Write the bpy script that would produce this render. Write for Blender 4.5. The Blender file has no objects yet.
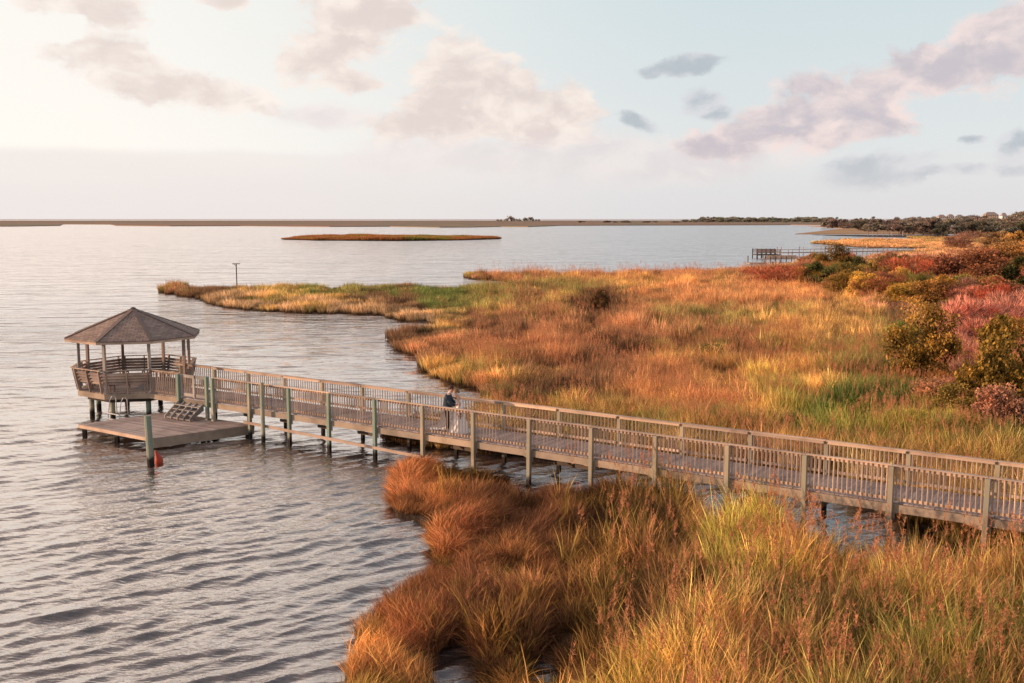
import bpy, math, random
import numpy as np
from mathutils import Vector, Matrix
R = math.radians
random.seed(7); rng = np.random.default_rng(11)
scene = bpy.context.scene
COL = scene.collection

# ------------------------------------------------------------------ camera
FPX = 1000.0; TH = math.atan(122.5/FPX); H = 9.6
cd = bpy.data.cameras.new('camera'); cam = bpy.data.objects.new('camera', cd); COL.objects.link(cam)
cam.location = (0, 0, H); cam.rotation_euler = (R(90)-TH, 0, 0)
cd.sensor_width = 36; cd.lens = 36*FPX/1024; cd.clip_end = 60000; cd.clip_start = .5
scene.camera = cam
scene.view_settings.view_transform = 'Standard'; scene.view_settings.look = 'None'
scene.view_settings.exposure = 0; scene.view_settings.gamma = 1

def at(px, py, z=0.0):
    a = (px-512)/FPX; b = (341.5-py)/FPX
    dy = math.cos(TH)+b*math.sin(TH); dz = -math.sin(TH)+b*math.cos(TH)
    t = (z-H)/dz
    return Vector((a*t, dy*t, z))
def proj(x, y, z):
    dz = z-H
    f = y*math.cos(TH)-dz*math.sin(TH); u = y*math.sin(TH)+dz*math.cos(TH)
    return 512+FPX*x/f, 341.5-FPX*u/f

# ------------------------------------------------------------------ node helpers
class NT:
    def __init__(s, tree): s.t = tree; s.n = tree.nodes; s.l = tree.links
    def new(s, typ, ins=None, **kw):
        n = s.n.new(typ)
        for k, v in kw.items(): setattr(n, k, v)
        for k, v in (ins or {}).items(): s.put(n, k, v)
        return n
    def put(s, n, k, v):
        sock = n.inputs[k]
        if isinstance(v, bpy.types.Node): v = v.outputs[0]
        if isinstance(v, bpy.types.NodeSocket): s.l.new(v, sock)
        else:
            if hasattr(sock.default_value, '__len__') and not hasattr(v, '__len__'): v = (v,)*len(sock.default_value)
            if hasattr(sock.default_value, '__len__') and len(sock.default_value) == 4 and len(v) == 3: v = (*v, 1)
            sock.default_value = v
    def m(s, op, a, b=0.0, c=None, clamp=False):
        n = s.new('ShaderNodeMath', operation=op, use_clamp=clamp); s.put(n, 0, a); s.put(n, 1, b)
        if c is not None: s.put(n, 2, c)
        return n.outputs[0]
    def v(s, op, a, b=None):
        n = s.new('ShaderNodeVectorMath', operation=op); s.put(n, 0, a)
        if b is not None: s.put(n, 1, b)
        return n.outputs['Value'] if op in ('LENGTH', 'DOT_PRODUCT', 'DISTANCE') else n.outputs[0]
    def mix(s, f, a, b, blend='MIX'):
        n = s.new('ShaderNodeMix', data_type='RGBA', blend_type=blend)
        s.put(n, 0, f); s.put(n, 6, a); s.put(n, 7, b)
        return n.outputs[2]
    def sm(s, x, a, b):      # smoothstep
        n = s.new('ShaderNodeMapRange', interpolation_type='SMOOTHSTEP')
        s.put(n, 0, x); s.put(n, 1, a); s.put(n, 2, b)
        return n.outputs[0]
    def noise(s, vec, scale, det=4, rough=.55, dist=0):
        n = s.new('ShaderNodeTexNoise'); s.put(n, 'Vector', vec)
        s.put(n, 'Scale', scale); s.put(n, 'Detail', det); s.put(n, 'Roughness', rough); s.put(n, 'Distortion', dist)
        return n.outputs[0]
    def map(s, vec, loc=(0,0,0), rot=(0,0,0), sc=(1,1,1)):
        n = s.new('ShaderNodeMapping'); s.put(n, 0, vec); s.put(n, 1, loc); s.put(n, 2, rot); s.put(n, 3, sc)
        return n.outputs[0]
    def ramp(s, f, stops):
        n = s.new('ShaderNodeValToRGB'); s.put(n, 0, f); e = n.color_ramp.elements
        while len(e) < len(stops): e.new(.5)
        for el, (p, c) in zip(e, stops): el.position = p; el.color = (*c, 1)
        return n.outputs[0]
    def attr(s, name, typ='GEOMETRY'):
        n = s.new('ShaderNodeAttribute', attribute_type=typ, attribute_name=name); return n

def material(name):
    m = bpy.data.materials.new(name); m.use_nodes = True; m.node_tree.nodes.clear()
    t = NT(m.node_tree); out = t.new('ShaderNodeOutputMaterial')
    return m, t, out
def pbr(t, out, col, rough=.8, bump=None, bstr=.3, bdist=.01, spec=.3):
    p = t.new('ShaderNodeBsdfPrincipled'); t.put(p, 'Base Color', col); t.put(p, 'Roughness', rough)
    t.put(p, 'Specular IOR Level', spec)
    if bump is not None:
        b = t.new('ShaderNodeBump'); t.put(b, 'Strength', bstr); t.put(b, 'Distance', bdist); t.put(b, 'Height', bump)
        t.put(p, 'Normal', b)
    t.l.new(p.outputs[0], out.inputs[0]); return p

def wood(name, c1, c2, wet=True, along=(1, 12, 12), green=None):
    m, t, out = material(name)
    tc = t.new('ShaderNodeTexCoord'); geo = t.new('ShaderNodeNewGeometry'); pos = geo.outputs['Position']
    rot = t.map(tc.outputs['Object'], sc=along)
    g = t.noise(rot, 1.5, 6, .65, .4); blot = t.noise(tc.outputs['Object'], .9, 3)
    col = t.mix(g, c1, c2)
    col = t.mix(t.m('MULTIPLY', t.sm(blot, .42, .7), .6), col, tuple(x*.55 for x in c1))
    rnd = t.attr('rnd').outputs['Fac']
    col = t.mix(.9, col, t.mix(rnd, (.68, .66, .68), (1.25, 1.18, 1.1)), 'MULTIPLY')
    oi = t.new('ShaderNodeObjectInfo'); col = t.mix(1.0, col, t.mix(oi.outputs['Random'], (.76, .76, .78), (1.22, 1.16, 1.08)), 'MULTIPLY')
    if green: 
        col = t.mix(t.m('MULTIPLY', t.sm(t.noise(tc.outputs['Object'], .55, 2), .35, .6), .8), col, green)
    if wet:
        sep = t.new('ShaderNodeSeparateXYZ', {0: pos})
        w = t.sm(t.m('ADD', sep.outputs[2], t.m('MULTIPLY', t.noise(pos, 6, 2), .25)), .62, .35)
        col = t.mix(w, col, (.018, .014, .011))
    pbr(t, out, col, .85, g, .4, .004)
    return m
def flat(name, c, rough=.8, var=.25, scale=8):
    m, t, out = material(name); tc = t.new('ShaderNodeTexCoord')
    n = t.noise(tc.outputs['Object'], scale, 4)
    col = t.mix(n, tuple(x*(1-var) for x in c), tuple(min(1, x*(1+var)) for x in c))
    pbr(t, out, col, rough); return m

M = {}
M['deck'] = wood('weathered_deck_board', (.34, .29, .28), (.52, .455, .44), wet=False)
M['rail'] = wood('weathered_rail_wood', (.40, .315, .255), (.64, .51, .41), wet=False)
M['joist'] = wood('weathered_joist_wood', (.26, .225, .185), (.42, .36, .295), wet=False)
M['pile'] = wood('treated_pile_wood', (.25, .28, .23), (.42, .39, .31), along=(12, 12, 1), green=(.17, .27, .215))
M['post'] = wood('treated_post_wood', (.30, .29, .22), (.46, .38, .29), along=(12, 12, 1), green=(.30, .29, .225))
M['gaz'] = wood('gazebo_wood', (.32, .255, .225), (.50, .41, .36), wet=False)
M['grey'] = wood('grey_painted_post', (.30, .30, .30), (.42, .40, .38), wet=False, along=(12, 12, 1))
M['dark'] = wood('dark_damp_wood', (.05, .042, .035), (.10, .08, .065))  # very dark tone for underparts, soffit and distant timber
M['metal'] = flat('dull_aluminium', (.55, .55, .55), .35)
M['orange'] = flat('orange_float_plastic', (.45, .07, .035), .5)
M['red'] = flat('red_float', (.6, .04, .05), .5)

# ------------------------------------------------------------------ mesh builder
class MB:
    def __init__(s): s.V = []; s.F = []; s.r = []; s.uv = []
    def face(s, pts, rnd=None, uv=None):
        k = len(s.V); s.V += [tuple(p) for p in pts]; s.F.append(tuple(range(k, k+len(pts))))
        s.r += [random.random() if rnd is None else rnd]*len(pts)
        s.uv += uv if uv else [(0, 0)]*len(pts)
    def box(s, c, X, Y, Z, rnd=None):
        c = Vector(c); X = Vector(X); Y = Vector(Y); Z = Vector(Z)
        rnd = random.random() if rnd is None else rnd
        k = len(s.V)
        for dz in (-1, 1):
            for dx, dy in ((-1,-1), (1,-1), (1,1), (-1,1)): s.V.append(tuple(c+X*dx+Y*dy+Z*dz))
        s.r += [rnd]*8; s.uv += [(0, 0)]*8
        for f in ((0,3,2,1), (4,5,6,7), (0,1,5,4), (1,2,6,5), (2,3,7,6), (3,0,4,7)): s.F.append(tuple(k+i for i in f))
    def beam(s, a, b, w, h, up=(0,0,1), rnd=None):
        a = Vector(a); b = Vector(b); d = (b-a); L = d.length; d.normalize(); up = Vector(up)
        if abs(d.dot(up)) > .99: up = Vector((1, 0, 0))
        side = d.cross(up).normalized(); u = side.cross(d).normalized()
        s.box((a+b)/2, d*L/2, side*w/2, u*h/2, rnd)
    def tube(s, pts, rad, n=8, cap=True, rnd=None):
        rnd = random.random() if rnd is None else rnd
        pts = [Vector(p) for p in pts]; rad = rad if hasattr(rad, '__len__') else [rad]*len(pts)
        k = len(s.V)
        for i, p in enumerate(pts):
            d = (pts[min(i+1, len(pts)-1)]-pts[max(i-1, 0)]).normalized()
            a = d.orthogonal().normalized() if abs(d.z) < .9 else Vector((1, 0, 0)).cross(d).normalized()
            b = d.cross(a)
            for j in range(n):
                t = 2*math.pi*j/n; s.V.append(tuple(p+(a*math.cos(t)+b*math.sin(t))*rad[i])); s.r.append(rnd); s.uv.append((0, 0))
        for i in range(len(pts)-1):
            for j in range(n):
                s.F.append((k+i*n+j, k+i*n+(j+1) % n, k+(i+1)*n+(j+1) % n, k+(i+1)*n+j))
        if cap:
            s.F.append(tuple(k+j for j in range(n))[::-1]); s.F.append(tuple(k+(len(pts)-1)*n+j for j in range(n)))
    def mesh(s, name, mat, smooth=False):
        me = bpy.data.meshes.new(name); me.from_pydata(s.V, [], s.F)
        a = me.attributes.new('rnd', 'FLOAT', 'POINT'); a.data.foreach_set('value', s.r)
        if any(u != (0, 0) for u in s.uv):
            uvl = me.uv_layers.new(name='uv')
            idx = np.zeros(len(me.loops), dtype=np.int32); me.loops.foreach_get('vertex_index', idx)
            uvl.data.foreach_set('uv', np.array(s.uv, dtype=np.float32)[idx].ravel())
        if mat: me.materials.append(mat)
        if smooth: me.polygons.foreach_set('use_smooth', [True]*len(me.polygons))
        me.update(); return me
    def build(s, name, mat, parent=None, smooth=False, bevel=0):
        o = bpy.data.objects.new(name, s.mesh(name, mat, smooth)); COL.objects.link(o)
        if parent: o.parent = parent; o.matrix_parent_inverse = Matrix()
        if bevel:
            b = o.modifiers.new('bevel', 'BEVEL'); b.width = bevel; b.segments = 1
        return o
def tag(o, label=None, cat=None, group=None, kind=None):
    if label: o['label'] = label
    if cat: o['category'] = cat
    if group: o['group'] = group
    if kind: o['kind'] = kind
    return o
def empty(name, loc=(0,0,0), rz=0):
    o = bpy.data.objects.new(name, None); COL.objects.link(o); o.location = loc; o.rotation_euler = (0, 0, rz)
    o.empty_display_size = .3; return o
def copy_tree(o, parent=None, loc=None, rz=None, sc=None):
    c = o.copy(); COL.objects.link(c); c.parent = parent
    if loc is not None: c.location = loc
    if rz is not None: c.rotation_euler = (0, 0, rz)
    if sc is not None: c.scale = sc
    for ch in list(o.children): copy_tree(ch, c)
    return c

# ------------------------------------------------------------------ world sky
SUN_AZ = R(-97); SUN_EL = R(9)      # azimuth clockwise from +Y
w = bpy.data.worlds.new('World'); scene.world = w; w.use_nodes = True
t = NT(w.node_tree); t.n.clear(); wo = t.new('ShaderNodeOutputWorld'); bg = t.new('ShaderNodeBackground')
sky = t.new('ShaderNodeTexSky', sky_type='NISHITA', sun_disc=False, sun_elevation=SUN_EL, sun_rotation=SUN_AZ)
sky.air_density = 1.0; sky.dust_density = 1.0; sky.ozone_density = 1.5
tc = t.new('ShaderNodeTexCoord'); D = tc.outputs['Generated']
sx = t.new('ShaderNodeSeparateXYZ', {0: D}); X, Y, Z = sx.outputs
az = t.m('ARCTAN2', X, Y); el = t.m('ARCSINE', Z)
# base gradient: cream at the left (sunward), pale blue at the right and up
left = t.sm(az, .26, -.48)
low = t.mix(left, (.80, .82, .83), (1.08, 1.02, .95))
high = t.mix(left, (.67, .77, .80), (1.02, .99, .93))
base = t.mix(t.sm(el, .02, .24), low, high)
top = t.mix(t.sm(az, .9, -1.2), (.31, .37, .45), (.70, .58, .55))
midb = t.mix(t.sm(az, .20, -.38), (.38, .54, .64), (1.75, 1.48, 1.28))
base = t.mix(t.sm(el, .205, .30), base, midb)
base = t.mix(t.sm(el, .42, .80), base, top)
behind = t.sm(t.m('ABSOLUTE', az), 1.3, 2.6)
base = t.mix(t.m('MULTIPLY', behind, .45), base, (.46, .41, .47))
nsk = t.v('SCALE', sky.outputs[0]); nsk.node.inputs['Scale'].default_value = .10
base = t.mix(.06, base, nsk)
# clouds: cumulus placed at their directions, edges broken up by noise
comb = t.new('ShaderNodeCombineXYZ', {0: az, 1: el, 2: 0.0})
nz = t.new('ShaderNodeTexNoise'); t.put(nz, 'Vector', t.map(comb, sc=(11, 17, 1))); t.put(nz, 'Scale', 1.0); t.put(nz, 'Detail', 8); t.put(nz, 'Roughness', .58)
warp = t.v('MULTIPLY', t.v('SUBTRACT', nz.outputs[1], (.5, .5, .5)), (.055, .035, 0))
wuv = t.v('ADD', comb, warp)
fine = t.noise(t.map(wuv, sc=(19, 30, 1)), 1.0, 9, .62)
fineo = t.noise(t.map(t.v('ADD', wuv, (-.012, .011, 0)), sc=(19, 30, 1)), 1.0, 9, .62)
emb = t.m('SUBTRACT', fine, fineo)
embl = t.m('SUBTRACT', t.noise(t.map(wuv, sc=(11, 17, 1)), 1.0, 3), t.noise(t.map(t.v('ADD', wuv, (-.012, .022, 0)), sc=(11, 17, 1)), 1.0, 3))
def px2uv(px, py): 
    d = at(px, py, -1e5 if py > 220 else 0) if py > 219.5 else None
    a = (px-512)/FPX; b = (341.5-py)/FPX
    dy = math.cos(TH)+b*math.sin(TH); dz = -math.sin(TH)+b*math.cos(TH)
    return math.atan2(a, dy), math.atan2(dz, math.hypot(a, dy))
def cloud(px, py, rx, ry, ang=0, k=1.0):
    u, v = px2uv(px, py)
    # mapping 'TEXTURE' undoes translate/rotate/scale
    n = t.new('ShaderNodeMapping', vector_type='TEXTURE')
    t.put(n, 0, wuv); t.put(n, 1, (u, v, 0)); t.put(n, 2, (0, 0, R(ang))); t.put(n, 3, (1.15*rx/FPX, 1.2*ry/FPX, 1))
    return t.m('MULTIPLY', t.m('SUBTRACT', 1.0, t.v('LENGTH', n.outputs[0])), k)
def field(lst):
    f = None
    for c in lst:
        d = cloud(*c); f = d if f is None else t.new('ShaderNodeMath', {0: f, 1: d, 2: .25}, operation='SMOOTH_MAX').outputs[0]
    return f
def shaded(f, lo, hi, amt, base, lo_f=.03, hi_f=.42, k=2.1):
    dens = t.m('ADD', f, t.m('MULTIPLY', t.m('SUBTRACT', fine, .5), k))
    mask = t.m('MULTIPLY', t.sm(dens, lo_f, hi_f), amt)
    body = t.m('ADD', t.m('ADD', t.m('MULTIPLY', t.sm(dens, .0, .9), .55), .22), t.m('ADD', t.m('MULTIPLY', emb, -2.6), t.m('MULTIPLY', embl, -2.6)))
    shade = t.mix(t.sm(body, -.05, 1.05), hi, lo)
    return t.mix(mask, base, shade)
# cream clouds on the left
f1 = field([(90,-2,70,20,-8), (98,52,38,22,0), (120,72,48,24,-15), (165,88,34,14,-10), (215,92,55,20,-8), (262,104,26,12,-20), (225,2,22,10)])
base = shaded(f1, (.80,.69,.645), (1.0,.90,.83), .88, base)
# peach bank in the middle
f2 = field([(345,28,60,38,5), (318,62,42,22), (385,12,45,24), (345,80,40,12), (455,66,44,34,-10), (505,88,48,30,-20), (470,112,78,32,0), (560,104,34,24), (540,128,52,22), (420,128,60,20)])
base = shaded(f2, (.78,.665,.63), (.99,.875,.795), .88, base)
fh = field([(570,158,150,26), (700,160,130,24,6), (450,158,110,20), (330,118,50,14)])
base = shaded(fh, (.78,.70,.70), (.92,.82,.79), .6, base, -.1, .6, 1.2)
# pink arm to the upper right, lavender underside
f3 = field([(990,44,60,28,18), (1060,30,60,34,10), (925,68,60,24,10), (880,92,60,22,8), (820,92,42,18,0), (800,122,85,26,10), (735,140,60,18,6), (850,128,60,20,14)])
base = shaded(f3, (.59,.535,.58), (.92,.76,.725), .88, base)
# small slate clouds
f4 = field([(685,63,36,9,4), (655,68,14,8), (705,100,26,13,-10), (722,114,20,11,-10), (635,122,26,12,-20), (880,170,60,17,6), (925,176,40,9,6), (1015,146,18,15,10), (1018,170,22,9), (965,140,14,6), (968,170,20,6)])
base = shaded(f4, (.46,.515,.56), (.72,.72,.75), .85, base, .06, .5, 1.4)
# low stratus bank with a crisp top at the left
bt = t.m('ADD', t.m('MULTIPLY', t.noise(t.map(comb, sc=(9, 0, 1)), 1, 6, .6), .012), .0585)
bank = t.m('MULTIPLY', t.sm(el, t.m('ADD', bt, .004), t.m('SUBTRACT', bt, .008)), t.m('ADD', t.m('MULTIPLY', t.sm(az, .12, -.3), .62), .1))
base = t.mix(bank, base, t.mix(t.noise(t.map(comb, sc=(5, 45, 1)), 1, 4), (.83,.765,.745), (.91,.84,.80)))
hz = t.sm(el, .07, .0)
base = t.mix(t.m('MULTIPLY', hz, .55), base, t.mix(left, (.73,.69,.70), (.84,.775,.755)))
# broken cloud overhead and behind, only for what the water and wood reflect
oc = t.noise(t.map(D, sc=(2.2, 2.2, 5)), 1.0, 6, .6)
base = t.mix(t.m('MULTIPLY', t.m('MULTIPLY', t.sm(oc, .48, .62), t.sm(el, .26, .40)), .55), base, (.86, .72, .67))
hs = t.sm(el, -.01, -.06); base = t.mix(hs, base, (.12, .10, .09))
t.put(bg, 0, base); t.put(bg, 1, 1.0); t.l.new(bg.outputs[0], wo.inputs[0])

sd = bpy.data.lights.new('sun', 'SUN'); sd.energy = 5.0; sd.angle = R(.8); sd.color = (1.0, .63, .40)
sun = bpy.data.objects.new('sun', sd); COL.objects.link(sun)
sv = Vector((math.sin(SUN_AZ)*math.cos(SUN_EL), math.cos(SUN_AZ)*math.cos(SUN_EL), math.sin(SUN_EL)))
sun.rotation_euler = sv.to_track_quat('Z', 'Y').to_euler(); sun.location = (-30, 10, 30)

# ------------------------------------------------------------------ marsh outlines
def poly(pts, z=0): return np.array([[at(x, y, z).x, at(x, y, z).y] for x, y in pts])
M1 = poly([(352,900),(352,700),(354,668),(360,648),(374,630),(392,612),(410,598),(428,584),(440,570),(438,550),(434,536),(422,524),
           (408,519),(396,515),(394,502),(395,490),(401,480),(408,472),(425,470),(455,471),(490,478),(512,483),(500,489),(482,494),
           (488,502),(520,510),(560,508),(600,504),(640,502),(668,508),(686,520),(700,538),(722,552),(740,536),(765,540),(790,566),(850,584),(892,588),(930,578),
           (985,585),(1040,598),(1120,620),(1300,680),(1500,800),(1500,1100),(346,1100)])
HOLES = [(at(456,676).x, at(456,676).y, .62, 1.5), (at(545,676).x, at(545,676).y, .40, 1.0), (at(640,640).x, at(640,640).y, .3, .7)]
M2 = poly([(1700,760),(1250,650),(1024,575),(960,556),(925,535),(900,505),(800,482),(700,472),(620,464),(560,458),(480,452),(420,447),(388,441),(389,434),
           (430,428),(462,420),(478,412),(488,402),(484,391),(460,384),(432,377),(424,367),(430,358),(402,352),(389,344),(392,337),
           (410,333),(438,329),(438,324),(410,322.5),(388,318),(380,315),(355,314.5),(325,314),(293,313),(262,311.5),(235,309),(215,306),(203,301),
           (185,297),(165,294),(161,291),(178,289.5),(200,290.5),(300,291),(350,290),(400,290.5),(465,291.5),(512,290),(534,286.5),
           (508,282),(470,279.5),(463.5,277.5),(470,276),(540,277),(620,278),(700,274.5),(750,271),(790,267),(815,263.5),(860,262),(872,257),
           (900,253),(929,250),(928,248.6),(895,248.4),(857,247.4),(838,245.4),(820,244.2),(813,243.2),(835,242),(870,240.6),(925,239.8),(905,237.6),
           (870,237),(830,235.8),(795,234.2),(788,233),(800,231.6),(850,230.6),(870,229.6),(830,228.4),(815,227.4),(822,226.4),(1000,225.8),
           (1700,228),(2600,262),(2900,400)])
ISL = poly([(283,239.6),(320,240.6),(400,240.9),(460,240.4),(500,239.0),(470,237.9),(420,237.2),(350,237.4),(300,238.4)])
FAR = poly([(-1500,227.5),(-300,226.8),(10,226.6),(35,226.3),(60,225.9),(63,224.4),(110,224.6),(116,225.8),(170,226.3),(240,226.1),(330,226.9),(390,226.7),(440,227.6),(470,227.5),(500,226.8),(528,227.1),(562,225.7),(640,225.5),
            (723,225.3),(790,225.0),(822,225.4),(1000,225.4),(1700,227.5),(2600,232),(2600,220.6),(-1500,220.6)])
def inside(P, x, y):
    r = np.zeros(x.shape, bool); n = len(P); j = n-1
    for i in range(n):
        xi, yi = P[i]; xj, yj = P[j]
        if yi != yj:
            c = ((yi > y) != (yj > y)) & (x < (xj-xi)*(y-yi)/(yj-yi)+xi); r ^= c
        j = i
    return r
def edge_dist(P, x, y):
    d = np.full(x.shape, 1e9)
    for i in range(len(P)):
        a = P[i-1]; b = P[i]; ab = b-a; L = ab@ab+1e-9
        t_ = np.clip(((x-a[0])*ab[0]+(y-a[1])*ab[1])/L, 0, 1)
        d = np.minimum(d, np.hypot(x-a[0]-t_*ab[0], y-a[1]-t_*ab[1]))
    return d
def vnoise(x, y, s, seed=0):
    x = x/s+seed*17.3; y = y/s+seed*9.1
    xi = np.floor(x).astype(np.int64); yi = np.floor(y).astype(np.int64); fx = x-xi; fy = y-yi
    fx = fx*fx*(3-2*fx); fy = fy*fy*(3-2*fy)
    def h(a, b):
        v = (a*374761393+b*668265263+seed*1442695) & 0xffffffff
        v = ((v ^ (v >> 13))*1274126177) & 0xffffffff
        return ((v ^ (v >> 16)) & 0xffff)/65535.
    return (h(xi,yi)*(1-fx)+h(xi+1,yi)*fx)*(1-fy)+(h(xi,yi+1)*(1-fx)+h(xi+1,yi+1)*fx)*fy
def fbm(x, y, s, seed=0): return (vnoise(x,y,s,seed)*.5+vnoise(x,y,s/2.1,seed+1)*.3+vnoise(x,y,s/4.3,seed+2)*.2)
def hole_in(x, y):
    r = np.zeros(x.shape, bool)
    for hx, hy, rx, ry in HOLES: r |= ((x-hx)/rx)**2+((y-hy)/ry)**2 < 1+.5*(vnoise(x, y, .3, 5)-.5)
    return r
def land(x, y, wob=True):
    if wob:
        dd = np.hypot(x, y); a = np.clip(dd*.006, .12, 1.2)
        x = x+(fbm(x, y, 1.3, 31)-.5)*a*2; y = y+(fbm(x, y, 1.3, 41)-.5)*a*2
    return (inside(M1, x, y) & ~hole_in(x, y)) | inside(M2, x, y)

def grid_mesh(name, verts, nr, nc, mat, attr=None, smooth=True):
    me = bpy.data.meshes.new(name); me.vertices.add(nr*nc); me.vertices.foreach_set('co', verts.astype(np.float32).ravel())
    i = np.arange((nr-1)*(nc-1)); r_ = i//(nc-1); c_ = i % (nc-1); a = r_*nc+c_
    f = np.stack([a, a+1, a+nc+1, a+nc], 1).astype(np.int32)
    me.loops.add(f.size); me.loops.foreach_set('vertex_index', f.ravel())
    me.polygons.add(len(f)); me.polygons.foreach_set('loop_start', (np.arange(len(f))*4).astype(np.int32)); me.polygons.foreach_set('loop_total', np.full(len(f), 4, np.int32))
    if smooth: me.polygons.foreach_set('use_smooth', np.ones(len(f), bool))
    me.update(calc_edges=True); me.validate()
    if attr is not None:
        for k, v in attr.items(): at_ = me.attributes.new(k, 'FLOAT', 'POINT'); at_.data.foreach_set('value', v.astype(np.float32).ravel())
    me.materials.append(mat)
    o = bpy.data.objects.new(name, me); COL.objects.link(o); return o

# ------------------------------------------------------------------ water
def water_mat():
    m, t, out = material('bay_water')
    geo = t.new('ShaderNodeNewGeometry'); pos = geo.outputs['Position']; far = t.attr('far').outputs['Fac']
    st = t.map(pos, rot=(0, 0, R(-33)), sc=(.32, 1, 1))
    n1 = t.noise(st, 5.0, 3, .6, .3); n2 = t.noise(st, .95, 4, .6, .4); n3 = t.noise(st, .06, 3, .6)
    n4 = t.noise(st, .22, 3, .6)
    hgt = t.m('ADD', t.m('MULTIPLY', n1, .05), t.m('MULTIPLY', t.m('MULTIPLY', n2, t.m('ADD', far, .04)), .42))
    hgt = t.m('ADD', hgt, t.m('MULTIPLY', t.m('MULTIPLY', n3, far), 3.0))
    hgt = t.m('ADD', hgt, t.m('MULTIPLY', t.m('MULTIPLY', n4, far), 2.6))
    b = t.new('ShaderNodeBump', {'Strength': .85, 'Distance': 1.0, 'Height': hgt})
    p = t.new('ShaderNodeBsdfPrincipled', {'Base Color': (.085, .062, .055), 'Roughness': .06, 'IOR': 1.33, 'Specular IOR Level': .5, 'Normal': b})
    lw = t.new('ShaderNodeLayerWeight', {'Blend': .5, 'Normal': b})
    fac = t.m('ADD', t.m('MULTIPLY', t.m('POWER', lw.outputs['Facing'], 2.1), .76), .07, clamp=True)
    gl = t.new('ShaderNodeBsdfGlossy', {'Color': (1.0, .965, .94), 'Roughness': t.m('ADD', t.m('MULTIPLY', t.sm(t.v('LENGTH', pos), 45., 190.), .27), .06), 'Normal': b})
    mx = t.new('ShaderNodeMixShader', {0: fac}); t.l.new(p.outputs[0], mx.inputs[1]); t.l.new(gl.outputs[0], mx.inputs[2])
    t.l.new(mx.outputs[0], out.inputs[0]); return m
WAT = water_mat()
NA = 1300; rows = np.concatenate([np.arange(1050, 690, -2.2), np.arange(690, 300, -.8), np.arange(300, 232, -.8)])
aa = np.linspace(R(-62), R(48), NA)
rr = np.array([H/math.tan(TH+math.atan((y-341.5)/FPX)) for y in rows])
spac = np.gradient(rr)
Rg, Ag = np.meshgrid(rr, aa, indexing='ij'); Sg = np.repeat(spac[:, None], NA, 1)
Xw = Rg*np.sin(Ag); Yw = Rg*np.cos(Ag); Zw = np.zeros_like(Xw); dX = np.zeros_like(Xw); dY = np.zeros_like(Xw)
gust = .75+.5*fbm(Xw, Yw, 14, 60)
for k in range(64):
    L = .24*(3.4/.24)**(k/63.)*(1+.1*random.random()); th = R(-58)+random.gauss(0, .14 if L > .8 else .24)
    sl = .026 if L < .4 else (.050 if L < .85 else (.028 if L < 1.6 else .006)); A = sl*L/(2*math.pi)*1.08; K = 2*math.pi/L
    ph = K*(Xw*math.cos(th)+Yw*math.sin(th))+random.random()*6.28
    fade = np.clip(L/(3.0*Sg)-.6, 0, 1)*gust
    Zw += A*fade*np.cos(ph); dX -= .8*A*fade*math.cos(th)*np.sin(ph); dY -= .8*A*fade*math.sin(th)*np.sin(ph)
calm = np.ones_like(Xw); inl = (Yw > 0)
farA = np.clip((Rg-35)/60., 0, 1)
water = grid_mesh('bay_water', np.stack([Xw+dX, Yw+dY, Zw], -1), len(rr), NA, WAT, {'far': farA})
tag(water, kind='structure')
ro = rr[-1]*1.0
mb = MB(); ringN = 160
inner = [(ro*math.sin(a), ro*math.cos(a)) for a in np.linspace(R(-62), R(48), ringN)]
verts = []; RAD = [ro, ro*1.5, ro*3, ro*8, 30000]
gr = np.array([[(r_*math.sin(a), r_*math.cos(a), 0) for a in np.linspace(R(-62), R(48), ringN)] for r_ in RAD])
o = grid_mesh('open_water', gr, len(RAD), ringN, WAT, {'far': np.ones(len(RAD)*ringN)}); tag(o, kind='structure')

# ------------------------------------------------------------------ ground sheet and marsh land
def ground_mat():
    m, t, out = material('marsh_soil'); pos = t.new('ShaderNodeNewGeometry').outputs['Position']
    n = t.noise(pos, .35, 5, .6); n2 = t.noise(pos, 6, 5, .7)
    col = t.ramp(t.m('ADD', t.m('MULTIPLY', n, .6), t.m('MULTIPLY', n2, .4)), [(.35, (.022, .015, .010)), (.55, (.05, .03, .016)), (.72, (.10, .055, .026))])
    pbr(t, out, col, .9, n2, .8, .05); return m
GM = ground_mat()
mb = MB(); S = 40000
mb.face([(-S, -S, -.9), (S, -S, -.9), (S, S, -.9), (-S, S, -.9)])
tag(mb.build('ground', GM), kind='structure')
rg = np.concatenate([np.arange(12, 45, .22), np.arange(45, 110, .6), np.geomspace(110, 640, 170)]); ag = np.linspace(R(-40), R(52), 700)
RR, AA = np.meshgrid(rg, ag, indexing='ij'); gx = RR*np.sin(AA); gy = RR*np.cos(AA)
ins = land(gx, gy); 
gz = np.where(ins, .06+.16*fbm(gx, gy, 1.6, 3), -.5)
marsh = grid_mesh('marsh_ground', np.stack([gx, gy, gz], -1), len(rg), len(ag), GM); tag(marsh, kind='structure')

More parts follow.
